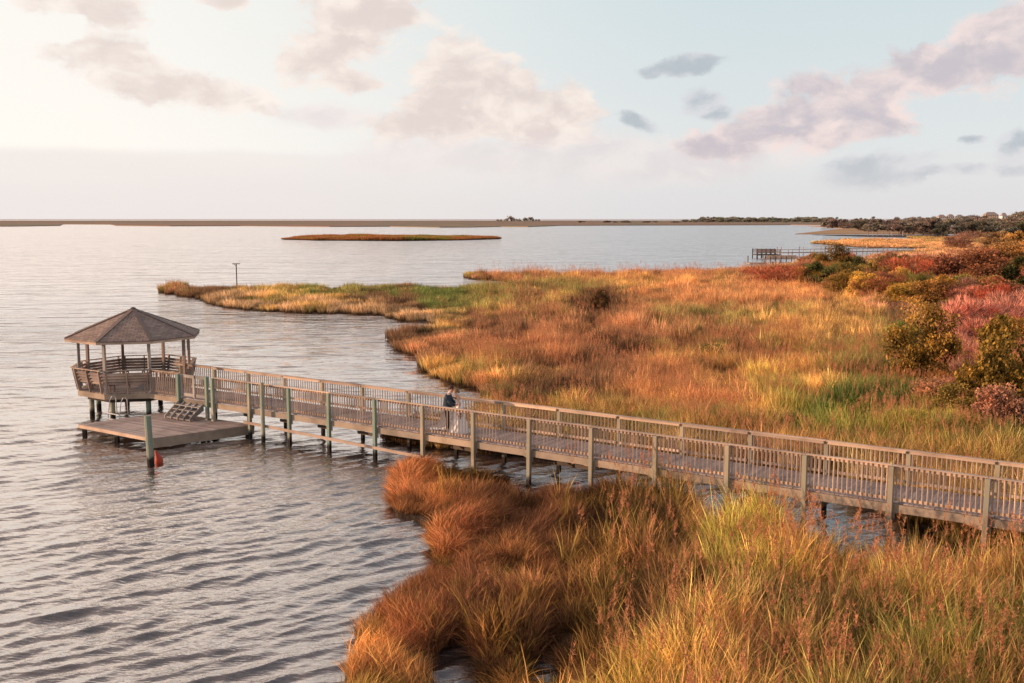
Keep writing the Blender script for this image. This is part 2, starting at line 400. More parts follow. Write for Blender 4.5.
def far_mat():
    m, t, out = material('distant_marsh'); pos = t.new('ShaderNodeNewGeometry').outputs['Position']
    n = t.noise(t.map(pos, sc=(.004, .0012, 1)), 1, 5, .65); n2 = t.noise(t.map(pos, sc=(.03, .01, 1)), 1, 4, .6)
    col = t.ramp(t.m('ADD', t.m('MULTIPLY', n, .6), t.m('MULTIPLY', n2, .4)), [(.36, (.15, .105, .075)), (.48, (.30, .17, .105)), (.55, (.17, .145, .085)), (.66, (.36, .215, .13))])
    pbr(t, out, col, .95); return m
FMt = far_mat()
def slab(name, P, z, mat):
    import mathutils
    tri = mathutils.geometry.tessellate_polygon([[Vector((p[0], p[1], 0)) for p in P]])
    V_ = [(p[0], p[1], z) for p in P]+[(p[0], p[1], -.3) for p in P]; n = len(P)
    F_ = [tuple(f) for f in tri]+[(i, (i+1) % n, n+(i+1) % n, n+i) for i in range(n)]
    me = bpy.data.meshes.new(name); me.from_pydata(V_, [], F_); me.materials.append(mat); me.update()
    o = bpy.data.objects.new(name, me); COL.objects.link(o); return tag(o, kind='structure')
slab('distant_marsh', FAR, .8, FMt); slab('marsh_island', ISL, .25, GM)
P3 = np.array([p for p in [(at(820,226.4).x, 1100), (at(1000,225.8).x*1.0, 1150), (2600, 1100), (1500, 500), (330, 520), (330, 640), (260, 640), (at(870,229.6).x, at(870,229.6).y)]])
slab('distant_marsh_flat', np.array([(180, 640), (225, 640), (1200, 640), (2400, 1300), (390, 1330), (330, 1000)]), .3, flat('inlet_marsh', (.40, .235, .115), .95, .4, .02))
# a thin far barrier shore closing the horizon
slab('distant_shore', np.array([(-9000, 9500), (9000, 9500), (12000, 14000), (-12000, 14000)]), 9.0, flat('hazy_shore', (.86, .79, .82), .9))  # distance haze is painted into the pale shore colour

# ------------------------------------------------------------------ grass
def grass_mat(name, trans=.45, base=(.10, .062, .034)):
    m, t, out = material(name)
    tint = t.attr('tint', 'INSTANCER').outputs['Color']; h = t.attr('h').outputs['Fac']; r_ = t.attr('rnd').outputs['Fac']
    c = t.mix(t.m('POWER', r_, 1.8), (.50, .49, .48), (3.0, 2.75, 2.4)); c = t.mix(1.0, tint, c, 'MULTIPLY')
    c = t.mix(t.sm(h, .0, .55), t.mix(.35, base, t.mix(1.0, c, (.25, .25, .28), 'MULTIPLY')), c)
    c = t.mix(t.m('MULTIPLY', t.sm(h, .55, 1.0), .6), c, t.mix(1.0, c, (1.7, 1.5, 1.3), 'MULTIPLY'))  # sunlit tips are painted into the blade colour
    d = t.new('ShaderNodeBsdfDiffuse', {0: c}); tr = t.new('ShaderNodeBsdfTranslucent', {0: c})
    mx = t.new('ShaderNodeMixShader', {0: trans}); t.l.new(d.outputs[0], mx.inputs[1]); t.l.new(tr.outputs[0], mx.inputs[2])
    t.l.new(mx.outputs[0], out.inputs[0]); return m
GRASS = grass_mat('marsh_grass_blades')
def plume_mat():
    m, t, out = material('grass_seed_plume'); r_ = t.attr('rnd').outputs['Fac']
    c = t.mix(r_, (.40, .15, .07), (.85, .42, .22))
    d = t.new('ShaderNodeBsdfDiffuse', {0: c}); tr = t.new('ShaderNodeBsdfTranslucent', {0: c})
    mx = t.new('ShaderNodeMixShader', {0: .3}); t.l.new(d.outputs[0], mx.inputs[1]); t.l.new(tr.outputs[0], mx.inputs[2]); t.l.new(mx.outputs[0], out.inputs[0]); return m
PLUME = plume_mat()

def tuft(n, rad, h, wid, lean, droop, seed, sweep=0.0, plume=0, seg=3, hv=.35):
    g = np.random.default_rng(seed); V_ = []; F_ = []; hh = []; rr_ = []; mi = []
    for i in range(n):
        a = g.uniform(0, 6.283); q = rad*math.sqrt(g.uniform(0, 1)); bx, by = q*math.cos(a), q*math.sin(a)
        L = h*(1-hv+hv*2*g.uniform(0, 1)*g.uniform(.5, 1)); d0 = a+g.normal(0, .9)
        ln = abs(g.normal(0, 1))*lean+.03; dr = droop*g.uniform(.3, 1.6)
        ex, ey = math.cos(d0), math.sin(d0)
        wx, wy = math.cos(d0+1.57+g.normal(0, .7)), math.sin(d0+1.57+g.normal(0, .7)); w0 = wid*g.uniform(.6, 1.4); r0 = g.uniform(0, 1)
        x, y, z = bx, by, -.03; ang = ln; k = len(V_)
        sa = sweep*g.uniform(.6, 1.2)
        for s in range(seg+1):
            f = s/seg; ww = w0*(1-f)**.7*.5 if s < seg else 0
            if s < seg: V_ += [(x-wx*ww, y-wy*ww, z), (x+wx*ww, y+wy*ww, z)]; hh += [f, f]; rr_ += [r0, r0]
            else: V_.append((x, y, z)); hh.append(1.); rr_.append(r0)
            st = L/seg; hx = ex*math.sin(ang)+sa*(.35+f); hy = ey*math.sin(ang); hz_ = max(math.cos(ang)-sa*sa*.25*(f+.3), -.15)
            q_ = math.sqrt(hx*hx+hy*hy+hz_*hz_); x += hx/q_*st; y += hy/q_*st; z += hz_/q_*st; ang += dr
        for s in range(seg-1): F_.append((k+2*s, k+2*s+1, k+2*s+3, k+2*s+2)); mi.append(0)
        F_.append((k+2*seg-2, k+2*seg-1, k+2*seg)); mi.append(0)
        if plume and i < plume:
            # feathery seed head at the top of a taller stalk
            top = Vector((bx+ex*h*.15, by+ey*h*.15, h*g.uniform(1.05, 1.5))); k = len(V_)
            V_ += [(bx-.004, by, 0), (bx+.004, by, 0), tuple(top)]; hh += [.2, .2, .8]; rr_ += [r0]*3; F_.append((k, k+1, k+2)); mi.append(0)
            for j in range(34):
                f = g.uniform(0, 1); c = top+Vector((ex*.05*f, ey*.05*f, (f-.5)*.36)); sp = .07*(1-abs(f-.35))
                dv = Vector((g.normal(0, 1), g.normal(0, 1), .8)).normalized()*sp*1.5; sd_ = Vector((g.normal(0, 1), g.normal(0, 1), 0)).normalized()*.008
                k = len(V_); V_ += [tuple(c-sd_), tuple(c+sd_), tuple(c+dv)]; hh += [1.]*3; rr_ += [g.uniform(0, 1)]*3; F_.append((k, k+1, k+2)); mi.append(1)
    me = bpy.data.meshes.new('grass_tuft'); me.from_pydata(V_, [], F_)
    me.materials.append(GRASS); me.materials.append(PLUME)
    me.polygons.foreach_set('material_index', mi)
    for nm, dat in (('h', hh), ('rnd', rr_)):
        a_ = me.attributes.new(nm, 'FLOAT', 'POINT'); a_.data.foreach_set('value', dat)
    me.update(); return me

def make_lib(name, meshes):
    c = bpy.data.collections.new(name)
    for i, me in enumerate(meshes):
        o = bpy.data.objects.new('%s_%02d' % (name, i), me); c.objects.link(o)
    return c
def scatter(name, lib, pts, rot, scl, idx, tint, label, cat, kind='stuff'):
    me = bpy.data.meshes.new(name); n = len(pts); me.vertices.add(n); me.vertices.foreach_set('co', np.asarray(pts, np.float32).ravel())
    a = me.attributes.new('rot', 'FLOAT_VECTOR', 'POINT'); a.data.foreach_set('vector', np.asarray(rot, np.float32).ravel())
    a = me.attributes.new('scl', 'FLOAT_VECTOR', 'POINT'); a.data.foreach_set('vector', np.asarray(scl, np.float32).ravel())
    a = me.attributes.new('idx', 'INT', 'POINT'); a.data.foreach_set('value', np.asarray(idx, np.int32))
    a = me.attributes.new('tint', 'FLOAT_COLOR', 'POINT'); a.data.foreach_set('color', np.concatenate([tint, np.ones((n, 1))], 1).astype(np.float32).ravel())
    me.update(); me.materials.append(GRASS)
    o = bpy.data.objects.new(name, me); COL.objects.link(o)
    ng = bpy.data.node_groups.new(name, 'GeometryNodeTree')
    ng.interface.new_socket('Geometry', in_out='INPUT', socket_type='NodeSocketGeometry'); ng.interface.new_socket('Geometry', in_out='OUTPUT', socket_type='NodeSocketGeometry')
    gi = ng.nodes.new('NodeGroupInput'); go = ng.nodes.new('NodeGroupOutput')
    iop = ng.nodes.new('GeometryNodeInstanceOnPoints'); ci = ng.nodes.new('GeometryNodeCollectionInfo')
    ci.inputs[0].default_value = lib; ci.inputs['Separate Children'].default_value = True; ci.inputs['Reset Children'].default_value = True
    def na(nm, dt): x = ng.nodes.new('GeometryNodeInputNamedAttribute'); x.data_type = dt; x.inputs[0].default_value = nm; return x.outputs[0]
    L = ng.links
    L.new(gi.outputs[0], iop.inputs['Points']); L.new(ci.outputs[0], iop.inputs['Instance']); iop.inputs['Pick Instance'].default_value = True
    L.new(na('idx', 'INT'), iop.inputs['Instance Index']); L.new(na('scl', 'FLOAT_VECTOR'), iop.inputs['Scale'])
    e2r = ng.nodes.new('FunctionNodeEulerToRotation'); L.new(na('rot', 'FLOAT_VECTOR'), e2r.inputs[0]); L.new(e2r.outputs[0], iop.inputs['Rotation'])
    L.new(iop.outputs[0], go.inputs[0])
    o.modifiers.new('scatter', 'NODES').node_group = ng
    tag(o, label, cat, kind=kind); return o

# tuft kinds
lib_near = make_lib('cordgrass', [tuft(95, .24, .80, .020, .30, .26, i) for i in range(4)]
                    + [tuft(95, .26, .92, .020, .24, .30, 20+i, sweep=1.1) for i in range(4)]
                    + [tuft(34, .24, 1.2, .034, .16, .16, 40+i, seg=4, hv=.5) for i in range(3)]
                    + [tuft(34, .26, 1.15, .030, .16, .18, 50+i, plume=1, seg=4, hv=.5) for i in range(3)]
                    + [tuft(9, .16, 1.2, .030, .10, .14, 56+i, plume=3, seg=4, hv=.4) for i in range(3)])
lib_mid = make_lib('meadowgrass', [tuft(150, .55, .85, .030, .20, .18, 60+i) for i in range(4)]
                   + [tuft(150, .55, .80, .030, .16, .22, 70+i, sweep=.7) for i in range(3)]
                   + [tuft(110, .5, 1.15, .034, .14, .16, 80+i, plume=1+i) for i in range(3)])
lib_far = make_lib('fargrass', [tuft(130, 1.5, .85, .10, .2, .15, 90+i, seg=2) for i in range(4)])

# painted tint map of species, with dark brown shade: (px, py, rx, ry, tint, weight)
RUST=(.43,.215,.095); BRN=(.20,.108,.058); DRK=(.085,.052,.032); ORG=(.58,.31,.12); GOLD=(.62,.39,.11); OLV=(.26,.235,.065); GRN=(.15,.20,.045); TAN=(.48,.32,.17); PNK=(.50,.24,.16); YG=(.42,.37,.075)
BLOBS = [ # foreground marsh
 (400,600,70,50,RUST,1.0),(400,500,35,30,ORG,1.2),(440,540,60,40,RUST,1.0),(560,500,90,30,BRN,1.0),(600,520,50,35,DRK,1.2),(500,480,40,12,DRK,1.4),
 (520,590,60,60,BRN,1.2),(480,520,60,30,BRN,.9),(620,620,60,40,BRN,1.0),(700,560,50,30,BRN,.8),(560,640,50,40,DRK,.8),(560,560,60,25,RUST,.9),
 (760,560,45,35,YG,1.3),(720,540,25,20,YG,1.0),(860,570,90,45,GOLD,1.3),(800,600,50,30,DRK,.8),(860,640,70,40,BRN,.9),(960,640,80,50,OLV,1.1),(1000,590,60,40,GOLD,1.0),(740,640,70,40,RUST,.8),(920,610,50,30,ORG,1.0),(690,650,40,40,YG,.7),(650,550,40,30,RUST,.8),
 # shore spit
 (250,305,60,6,TAN,1.4),(300,310,60,5,TAN,1.2),(310,295,70,6,GRN,1.3),(340,290,60,5,OLV,1.3),(400,300,40,8,BRN,1.2),(440,295,50,8,GRN,.9),(470,300,50,10,OLV,.9),(410,315,50,10,TAN,1.0),(430,340,50,14,BRN,1.2),(200,293,40,5,BRN,1.0),(440,352,50,10,RUST,.9),
 (560,290,80,8,OLV,.9),(560,278,90,5,RUST,1.0),(500,390,40,12,ORG,1.4),(560,392,60,14,BRN,1.0),(540,340,70,25,RUST,1.0),(500,330,40,15,BRN,1.2),(600,304,22,14,DRK,1.8),(620,370,50,22,BRN,1.2),(580,352,40,12,DRK,.8),
 (660,390,60,22,ORG,1.5),(700,410,50,18,ORG,1.2),(640,410,60,12,GOLD,.9),(700,300,100,20,ORG,1.0),(650,330,60,18,RUST,1.0),(720,340,60,20,GRN,.45),(760,350,70,22,BRN,.8),(800,330,60,20,GOLD,.9),(700,270,100,6,RUST,1.2),(640,285,80,8,GOLD,1.0),
 (740,420,50,14,GOLD,1.1),(800,430,60,18,GRN,1.1),(850,410,60,22,GRN,1.2),(780,395,60,18,YG,1.0),(900,430,60,18,YG,1.2),(970,440,60,18,OLV,1.1),(860,370,40,30,OLV,1.0),(950,360,60,30,DRK,.6),(1000,330,60,25,PNK,1.3),(930,320,50,12,OLV,.9),
 (760,385,90,20,GOLD,1.0),(830,355,70,18,YG,.9),(740,320,90,14,OLV,.8),(680,365,60,14,GOLD,.9),(880,390,50,14,GRN,.9),(620,430,60,10,OLV,.8),(960,600,60,30,GOLD,1.1),(820,560,60,20,ORG,1.0),(900,660,70,30,YG,.9),(780,620,50,30,OLV,.8),(450,620,50,40,BRN,.9),(400,560,30,20,ORG,.9),
 (850,325,60,15,OLV,.7),(840,300,60,10,GOLD,.9),(900,310,60,12,PNK,.6),(930,262,80,10,PNK,1.2),(1000,262,70,10,ORG,1.0),(960,250,70,6,ORG,1.2),(880,244,70,5,ORG,1.3),(1000,240,60,8,BRN,1.0),(860,232,80,4,TAN,1.0),
]
def species(x, y):
    px, py = proj(x, y, .4); W = np.full(x.shape, .22); C = np.tile(np.array(RUST)*.45+np.array(GOLD)*.55, (len(x), 1))*W[:, None]
    d = np.hypot(x, y); j = .35
    jx = (fbm(x, y, 3.5, 71)-.5)*60; jy = (fbm(x, y, 3.5, 81)-.5)*36*np.clip(60/d, .2, 1)
    px = px+jx; py = py+jy
    for bx, by, rx, ry, c, wt in BLOBS:
        g = wt*np.exp(-(((px-bx)/rx)**2+((py-by)/ry)**2)); W = W+g; C = C+g[:, None]*np.array(c)
    best = np.full(len(x), -1.); Cb = np.zeros((len(x), 3)); C0 = C/W[:, None]
    sc_ = np.clip(d/45., .6, 4)
    for i, (bx, by, rx, ry, c, wt) in enumerate(BLOBS+[(0, 0, 1, 1, c_, 0) for c_ in (RUST, BRN, GOLD, OLV, GOLD, YG)]):
        g = wt*np.exp(-.8*(((px-bx)/rx)**2+((py-by)/ry)**2)) if wt else .26
        sco = (g+.04)*np.exp(3.2*(fbm(x/sc_, y/sc_, 1.9, 200+7*i)-.5)+rng.normal(0, .22, len(x)))
        m_ = sco > best; best = np.where(m_, sco, best); Cb[m_] = np.array(c)
    C = Cb*.78+C0*.22
    v = .34+1.32*fbm(x, y, 1.8, 91); C = C*(v*rng.uniform(.75, 1.3, len(x)))[:, None]
    lum = C.mean(1)[:, None]; C = (C*.84+lum*.16)*np.array([.86, .93, .98])
    return C
def sample(n, r0, r1, a0=-46, a1=50):
    a = np.radians(rng.uniform(a0, a1, n)); r = np.sqrt(rng.uniform(r0*r0, r1*r1, n)); return r*np.sin(a), r*np.cos(a)
BW_U = np.array([math.cos(R(-33.3)), math.sin(R(-33.3))]); BW_V = np.array([-BW_U[1], BW_U[0]])
def st(x, y): return x*BW_U[0]+y*BW_U[1], x*BW_V[0]+y*BW_V[1]

# --- foreground marsh
x, y = sample(62000, 13, 46); k = fbm(x, y, 1.15, 23)+rng.normal(0, .05, len(x)) > .33; x, y = x[k], y[k]; k = land(x, y); x, y = x[k], y[k]
s_, t_ = st(x, y); k = ~((t_ > 29.4) & (t_ < 32.4)) | (rng.uniform(0, 1, len(x)) < .25); x, y = x[k], y[k]; s_, t_ = st(x, y)
k = (inside(M1, x, y)) | (rng.uniform(0, 1, len(x)) < .55); x, y = x[k], y[k]; s_, t_ = st(x, y)
under = (t_ > 29.4) & (t_ < 32.5)
px, py = proj(x, y, .3)
reedy = 1/(1+np.exp(-((px-700)/60.)+ (fbm(x, y, 2.5, 7)-.5)*10)); reedy = np.where(t_ > 31, .55, reedy)
lowland = np.exp(-(((px-470)/60)**2+((py-482)/9)**2))
u = rng.uniform(0, 1, len(x)); cow = fbm(x, y, 3.0, 13)
kind = np.where(u < reedy*.75, np.where(rng.uniform(0, 1, len(x)) < np.where(t_ > 31, 1.0, .62), 2, 3), np.where((cow > .5) | (rng.uniform(0,1,len(x)) < .25), 1, 0))
kind = np.where((kind == 3) & (px < 620) & (rng.uniform(0, 1, len(x)) < .8), 0, kind)
idx = np.select([kind == 0, kind == 1, kind == 2, kind == 3], [rng.integers(0, 4, len(x)), rng.integers(4, 8, len(x)), rng.integers(8, 11, len(x)), rng.integers(11, 14, len(x))])
flow = 6.28*2*fbm(x, y, 4.5, 17)
rz = np.where(kind == 1, flow+rng.normal(0, .25, len(x)), rng.uniform(0, 6.28, len(x)))
near_hole = np.zeros(len(x))
for hx, hy, rx, ry in HOLES: near_hole = np.maximum(near_hole, np.exp(-((x-hx)/(rx*1.6))**2-((y-hy+ry*.7)/(ry*1.5))**2))
tus = fbm(x, y, 1.15, 23)
sc = (.34+.95*np.clip((tus-.22)/.5, 0, 1))*rng.uniform(.8, 1.2, len(x))*np.where(under | (~inside(M1, x, y) & (t_ < 32.5)), .42, 1)*(1-.6*lowland)*(1-.65*near_hole)
sc = np.where((kind == 2) | (kind == 3), sc*1.05, sc*1.0)
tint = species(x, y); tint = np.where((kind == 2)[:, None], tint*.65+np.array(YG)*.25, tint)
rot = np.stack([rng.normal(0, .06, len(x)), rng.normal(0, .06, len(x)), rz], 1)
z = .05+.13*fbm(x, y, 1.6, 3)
tint = tint*(.5+.75*np.clip((tus-.2)/.45, 0, 1))[:, None]  # shade between tussocks put into the tint: low tufts darker, tall ones lighter
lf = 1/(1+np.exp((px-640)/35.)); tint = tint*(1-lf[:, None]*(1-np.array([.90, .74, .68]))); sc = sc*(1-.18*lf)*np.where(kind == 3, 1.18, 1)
# tall seeding reeds standing above the rest near the walk and on the right
xr, yr = sample(9000, 18, 40); pxr, pyr = proj(xr, yr, 0.); sr, tr_ = st(xr, yr)
kk = land(xr, yr) & inside(M1, xr, yr) & (pxr > 560) & (rng.uniform(0, 1, len(xr)) < .05+.28*(fbm(xr, yr, 2.0, 77) > .56)); xr, yr = xr[kk], yr[kk]
nr_ = len(xr); x = np.concatenate([x, xr]); y = np.concatenate([y, yr]); z = np.concatenate([z, np.full(nr_, .1)])
sr_ = rng.uniform(1.0, 1.45, nr_); sc = np.concatenate([sc, sr_]); idx = np.concatenate([idx, rng.integers(14, 17, nr_)])
rot = np.concatenate([rot, np.stack([rng.normal(0, .08, nr_), rng.normal(0, .08, nr_), rng.uniform(0, 6.28, nr_)], 1)])
tint = np.concatenate([tint, species(xr, yr)*.5+np.array(YG)*.4])
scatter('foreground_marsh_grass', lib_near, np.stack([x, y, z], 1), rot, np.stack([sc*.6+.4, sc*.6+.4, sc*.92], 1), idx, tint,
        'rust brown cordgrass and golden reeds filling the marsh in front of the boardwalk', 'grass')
# --- middle marsh
def mid(n, r0, r1, lib, base_sc, nl, name, label, plume_from):
    x, y = sample(n, r0, r1); k = land(x, y) & inside(M2, x, y); x, y = x[k], y[k]; s_, t_ = st(x, y); k = (t_ > 32.6) & ((fbm(x, y, 2.4, 53)+rng.normal(0, .04, len(x)) > .27) | (r0 > 100)); x, y = x[k], y[k]
    idx = rng.integers(0, nl, len(x)); f = fbm(x, y, 4.0, 33)
    if plume_from: idx = np.where(f+rng.normal(0, .12, len(x)) < .47, rng.integers(0, 7, len(x)), rng.integers(7, 10, len(x)))
    px, py = proj(x, y, 0.)
    shore = np.exp(-((px-430)/60)**2-((py-335)/25)**2)
    spit = (px < 480) & (py > 392)
    idx = np.where((spit | (px < 470)) & (idx > 6), 0, idx)
    hn = fbm(x, y, 2.4, 53); sc = base_sc*(.34+1.05*np.clip((hn-.2)/.55, 0, 1))*rng.uniform(.75, 1.25, len(x))*(1-.35*shore)*np.where(px > 880, .8, 1)*np.where(spit, .5, 1)*np.where((px < 470) & (py < 315), .98, 1)
    swept = (idx >= 4) & (idx < 7) & plume_from
    rz = np.where(swept, 12*fbm(x, y, 6, 19)+rng.normal(0, .3, len(x)), rng.uniform(0, 6.28, len(x)))
    rot = np.stack([rng.normal(0, .05, len(x)), rng.normal(0, .05, len(x)), rz], 1)
    scatter(name, lib, np.stack([x, y, np.full(len(x), .08)], 1), rot, np.stack([sc*.8+.25, sc*.8+.25, sc], 1), idx, species(x, y)*(.6+.7*np.clip((hn-.2)/.45, 0, 1))[:, None], label, 'grass')  # low gaps darkened and tall clumps lightened, shade painted into the tint
mid(42000, 30, 75, lib_mid, .9, 7, 'meadow_marsh_grass', 'orange and olive marsh grass spreading behind the boardwalk', True)
mid(46000, 75, 170, lib_mid, 1.05, 7, 'shore_marsh_grass', 'tan and green marsh grass along the spit and far meadow', True)
mid(60000, 170, 560, lib_far, 1.15, 4, 'distant_marsh_grass', 'orange marsh grass on the distant inlets', False)
x = rng.uniform(ISL[:,0].min(), ISL[:,0].max(), 6000); y = rng.uniform(ISL[:,1].min(), ISL[:,1].max(), 6000); k = inside(ISL, x, y); x, y = x[k], y[k]
sc = .5+2.2*fbm(x, y, 16, 3)**1.5; c = np.where((fbm(x, y, 22, 9) > .6)[:, None], np.array(OLV)*.75, np.array(RUST)*.65)
scatter('island_marsh_grass', lib_far, np.stack([x, y, np.full(len(x), .2)], 1), np.stack([x*0, x*0, rng.uniform(0, 6.28, len(x))], 1), np.stack([sc*1.2, sc*1.2, sc], 1), rng.integers(0, 4, len(x)), c,
        'brown and olive grass covering the low island in the bay', 'grass')

# ------------------------------------------------------------------ boardwalk
U = Vector((BW_U[0], BW_U[1], 0)); V = Vector((BW_V[0], BW_V[1], 0)); Zv = Vector((0, 0, 1))
TN, TF = 29.94, 32.10; DZ = 1.36; RZ = 2.48
def B(s, t_, z=0): return U*s+V*t_+Zv*z
S0, BAY = -38.68, 2.49
K0, K1 = 0, 17
def solve_s(px, t_, z):
    lo, hi = -60., 20.
    for _ in range(50):
        mid_ = (lo+hi)/2; q = U*mid_+V*t_
        if proj(q.x, q.y, z)[0] < px: lo = mid_
        else: hi = mid_
    return lo
S_G = -40.40                                        # gazebo edge
SNp = [solve_s(p, TN-.125, 1.9) for p in (178.3, 212.5, 249.2, 288.7, 328.6, 374.5, 422.4, 473.1, 529.2, 591.3, 655.3, 727.2, 804.5, 891, 987)]
SFp = [solve_s(178.5+3, TF+.125, 1.9)]+[solve_s(p, TF+.125, 2.1) for p in (214, 247.8, 284.5, 322.3, 362.3, 408.7, 456, 504, 559.3, 619.5, 682.3, 750.7, 826.6, 908.6, 997.7)]
while len(SNp) <= K1: SNp.append(SNp[-1]+2.52)
while len(SFp) <= K1: SFp.append(SFp[-1]+2.52)
S0 = SNp[0]
SE = max(SNp[K1], SFp[K1])
def P_(tt, k): return (SNp if tt < 31 else SFp)[k]
bw = empty('boardwalk', B(-20, 31, 0)); org = bw.location.copy()
def put(mb, name, mat, parent=bw, o0=None, **kw):
    o0 = org if o0 is None else o0
    mb.V = [tuple(Vector(v)-o0) for v in mb.V]; return mb.build(name, mat, parent, **kw)
m = MB(); s = S_G
while s < SE:
    jw = random.uniform(-.012, .012); m.box(B(s+.069, (TN+TF)/2+jw, DZ-.02+random.uniform(-.003, .003)), U*.066, V*((TF-TN)/2-.03), Zv*.02); s += .142
put(m, 'deck', M['deck'])
def panel(s0, s1, tt, n=None, name='railing', z0=DZ, mat='rail'):
    m = MB(); m.beam(B(s0, tt, RZ-.06), B(s1, tt, RZ-.06), .04, .09); m.beam(B(s0, tt, z0+.12), B(s1, tt, z0+.12), .04, .09)
    n = n or max(3, round((s1-s0)/.139))
    for i in range(n):
        ss = s0+(i+.5)*(s1-s0)/n+random.uniform(-.006, .006); m.beam(B(ss, tt-.0405*side(tt), z0+.07), B(ss+random.uniform(-.012,.012), tt-.0405*side(tt), RZ-.016), .036, .036)
    return put(m, name, M[mat])
def side(tt): return 1 if tt < 31 else -1
for tt, out in ((TN, -1), (TF, 1)):
    for k in range(K0, K1):
        s0 = P_(tt, k); s1 = P_(tt, k+1)
        if tt == TN and k == 0:
            continue
        panel(s0+(.07 if tt == TN else .07), s1-.07, tt)
    if tt == TF:
        panel(S_G+.05, SFp[0]-.07, tt)
    # caps and rim joists, butt jointed every two bays
    for k in range(-1, K1):
        b = P_(tt, k+1)-.004; a = P_(tt, k)+.004 if k >= 0 else S_G
        if not (tt == TN and k == 0):
            m = MB(); m.beam(B(a, tt+out*.02, RZ), B(b, tt+out*.02, RZ+random.uniform(-.008, .008)), .15, .032); put(m, 'handrail', M['rail'], bevel=.004)
        m = MB(); m.beam(B(a, tt+out*.025, DZ-.16), B(b, tt+out*.025, DZ-.16), .045, .24); put(m, 'stringer', M['joist'])
# near infill between gazebo and gate post
panel(S_G+.05, S0-.07, TN)
m = MB(); m.beam(B(S_G, (TN+TF)/2, DZ-.16), B(SE, (TN+TF)/2, DZ-.16), .045, .2); put(m, 'stringer', M['joist'])
for k in range(K0, K1+1):
    for tt, out in ((TN, -1), (TF, 1)):
        s = P_(tt, k); a = tt+out*.125
        m = MB(); top = RZ-.035 if tt == TF else RZ-.02
        ja = random.uniform(-.02, .02)
        m.beam(B(s+ja, a, -.7), B(s, a, top), .14, .14, up=tuple(V)); put(m, 'piling', M['pile'] if k < 6 and tt == TN or k < 3 else M['post'], bevel=.008)
    m = MB(); m.beam(B(SNp[k]+.1, TN-.05, DZ-.37), B(SFp[k]+.1, TF+.05, DZ-.37), .05, .18); put(m, 'crossbeam', M['joist'])
    if k in (2, 3, 4, 5, 7, 9):
        m = MB(); m.beam(B(SNp[k]-.1, TN+.1, .95), B(SFp[k]-.1, TF-.1, .40), .04, .13); put(m, 'brace', M['dark'])
# ledger plank running just over the water along the near piles
m = MB(); m.beam(B(SNp[2]-.3, TN-.225, .72), B(SNp[6], TN-.225, .46), .04, .12); put(m, 'ledger_plank', M['rail'])
# gate beside the stairs
g0, g1 = S0+.08, solve_s(206.7, TN-.125, 1.8)-.09
m = MB(); gm = (g0+g1)/2
for a, b in ((g0, gm), (gm+.03, g1)):
    m.beam(B(a, TN, RZ-.09), B(b, TN, RZ-.09), .04, .14); m.beam(B(a, TN, DZ+.16), B(b, TN, DZ+.16), .04, .14)
m.beam(B(g0+.05, TN-.043, DZ+.06), B(g0+.05, TN-.043, RZ-.02), .10, .04, up=tuple(V)); m.beam(B(gm, TN-.043, DZ+.06), B(gm, TN-.043, RZ-.02), .12, .04, up=tuple(V)); m.beam(B(g1-.05, TN-.043, DZ+.06), B(g1-.05, TN-.043, RZ-.02), .10, .04, up=tuple(V))
gate = put(m, 'gate', M['grey'])
m = MB()
for i in range(14):
    ss = g0+.15+i*(g1-g0-.3)/13; m.beam(B(ss, TN+.035, DZ+.1), B(ss, TN+.035, RZ-.05), .03, .03)
o = put(m, 'baluster_row', M['rail'], gate)
m = MB(); m.beam(B(g1+.09, TN-.125, -.7), B(g1+.09, TN-.125, RZ+.03), .14, .14, up=tuple(V)); put(m, 'gate_post', M['pile'], bevel=.008)
tag(bw, 'long weathered wooden boardwalk with balustered railings crossing from the marsh to the gazebo', 'boardwalk')

# steps down to the dock
st_ = empty('wooden_steps', B(S0+.9, TN-.6, .5)); so = st_.location.copy()
DKZ = .52
n = 4
for i in range(n):
    zz = DZ-.10-(i+1)*(DZ-DKZ-.1)/(n+.5); m = MB()
    for j in range(2): m.beam(B(S0+.05, TN-.30-i*.17-.10*j, zz), B(g1-.05, TN-.30-i*.17-.10*j, zz), .095, .04)
    put(m, 'tread', M['grey'], st_, so)
for f in (0, .25, .5, .75, 1):
    m = MB(); ss = S0+.08+f*(g1-S0-.16)
    pts = [(TN-.2, DZ-.08), (TN-.2, DZ-.42), (TN-.30-(n-1)*.17-.2, DKZ+.03), (TN-.30-(n-1)*.17-.2, DKZ+.16)]
    a = [B(ss-.02, p, q) for p, q in pts]; b = [B(ss+.02, p, q) for p, q in pts]
    r0 = random.random(); m.face(a[::-1], r0); m.face(b, r0)
    for i in range(4): m.face([a[i], a[(i+1) % 4], b[(i+1) % 4], b[i]], r0)
    put(m, 'riser_stringer', M['grey'], st_, so)
tag(st_, 'short grey wooden stairs leading down from the boardwalk gate to the low dock', 'stairs')

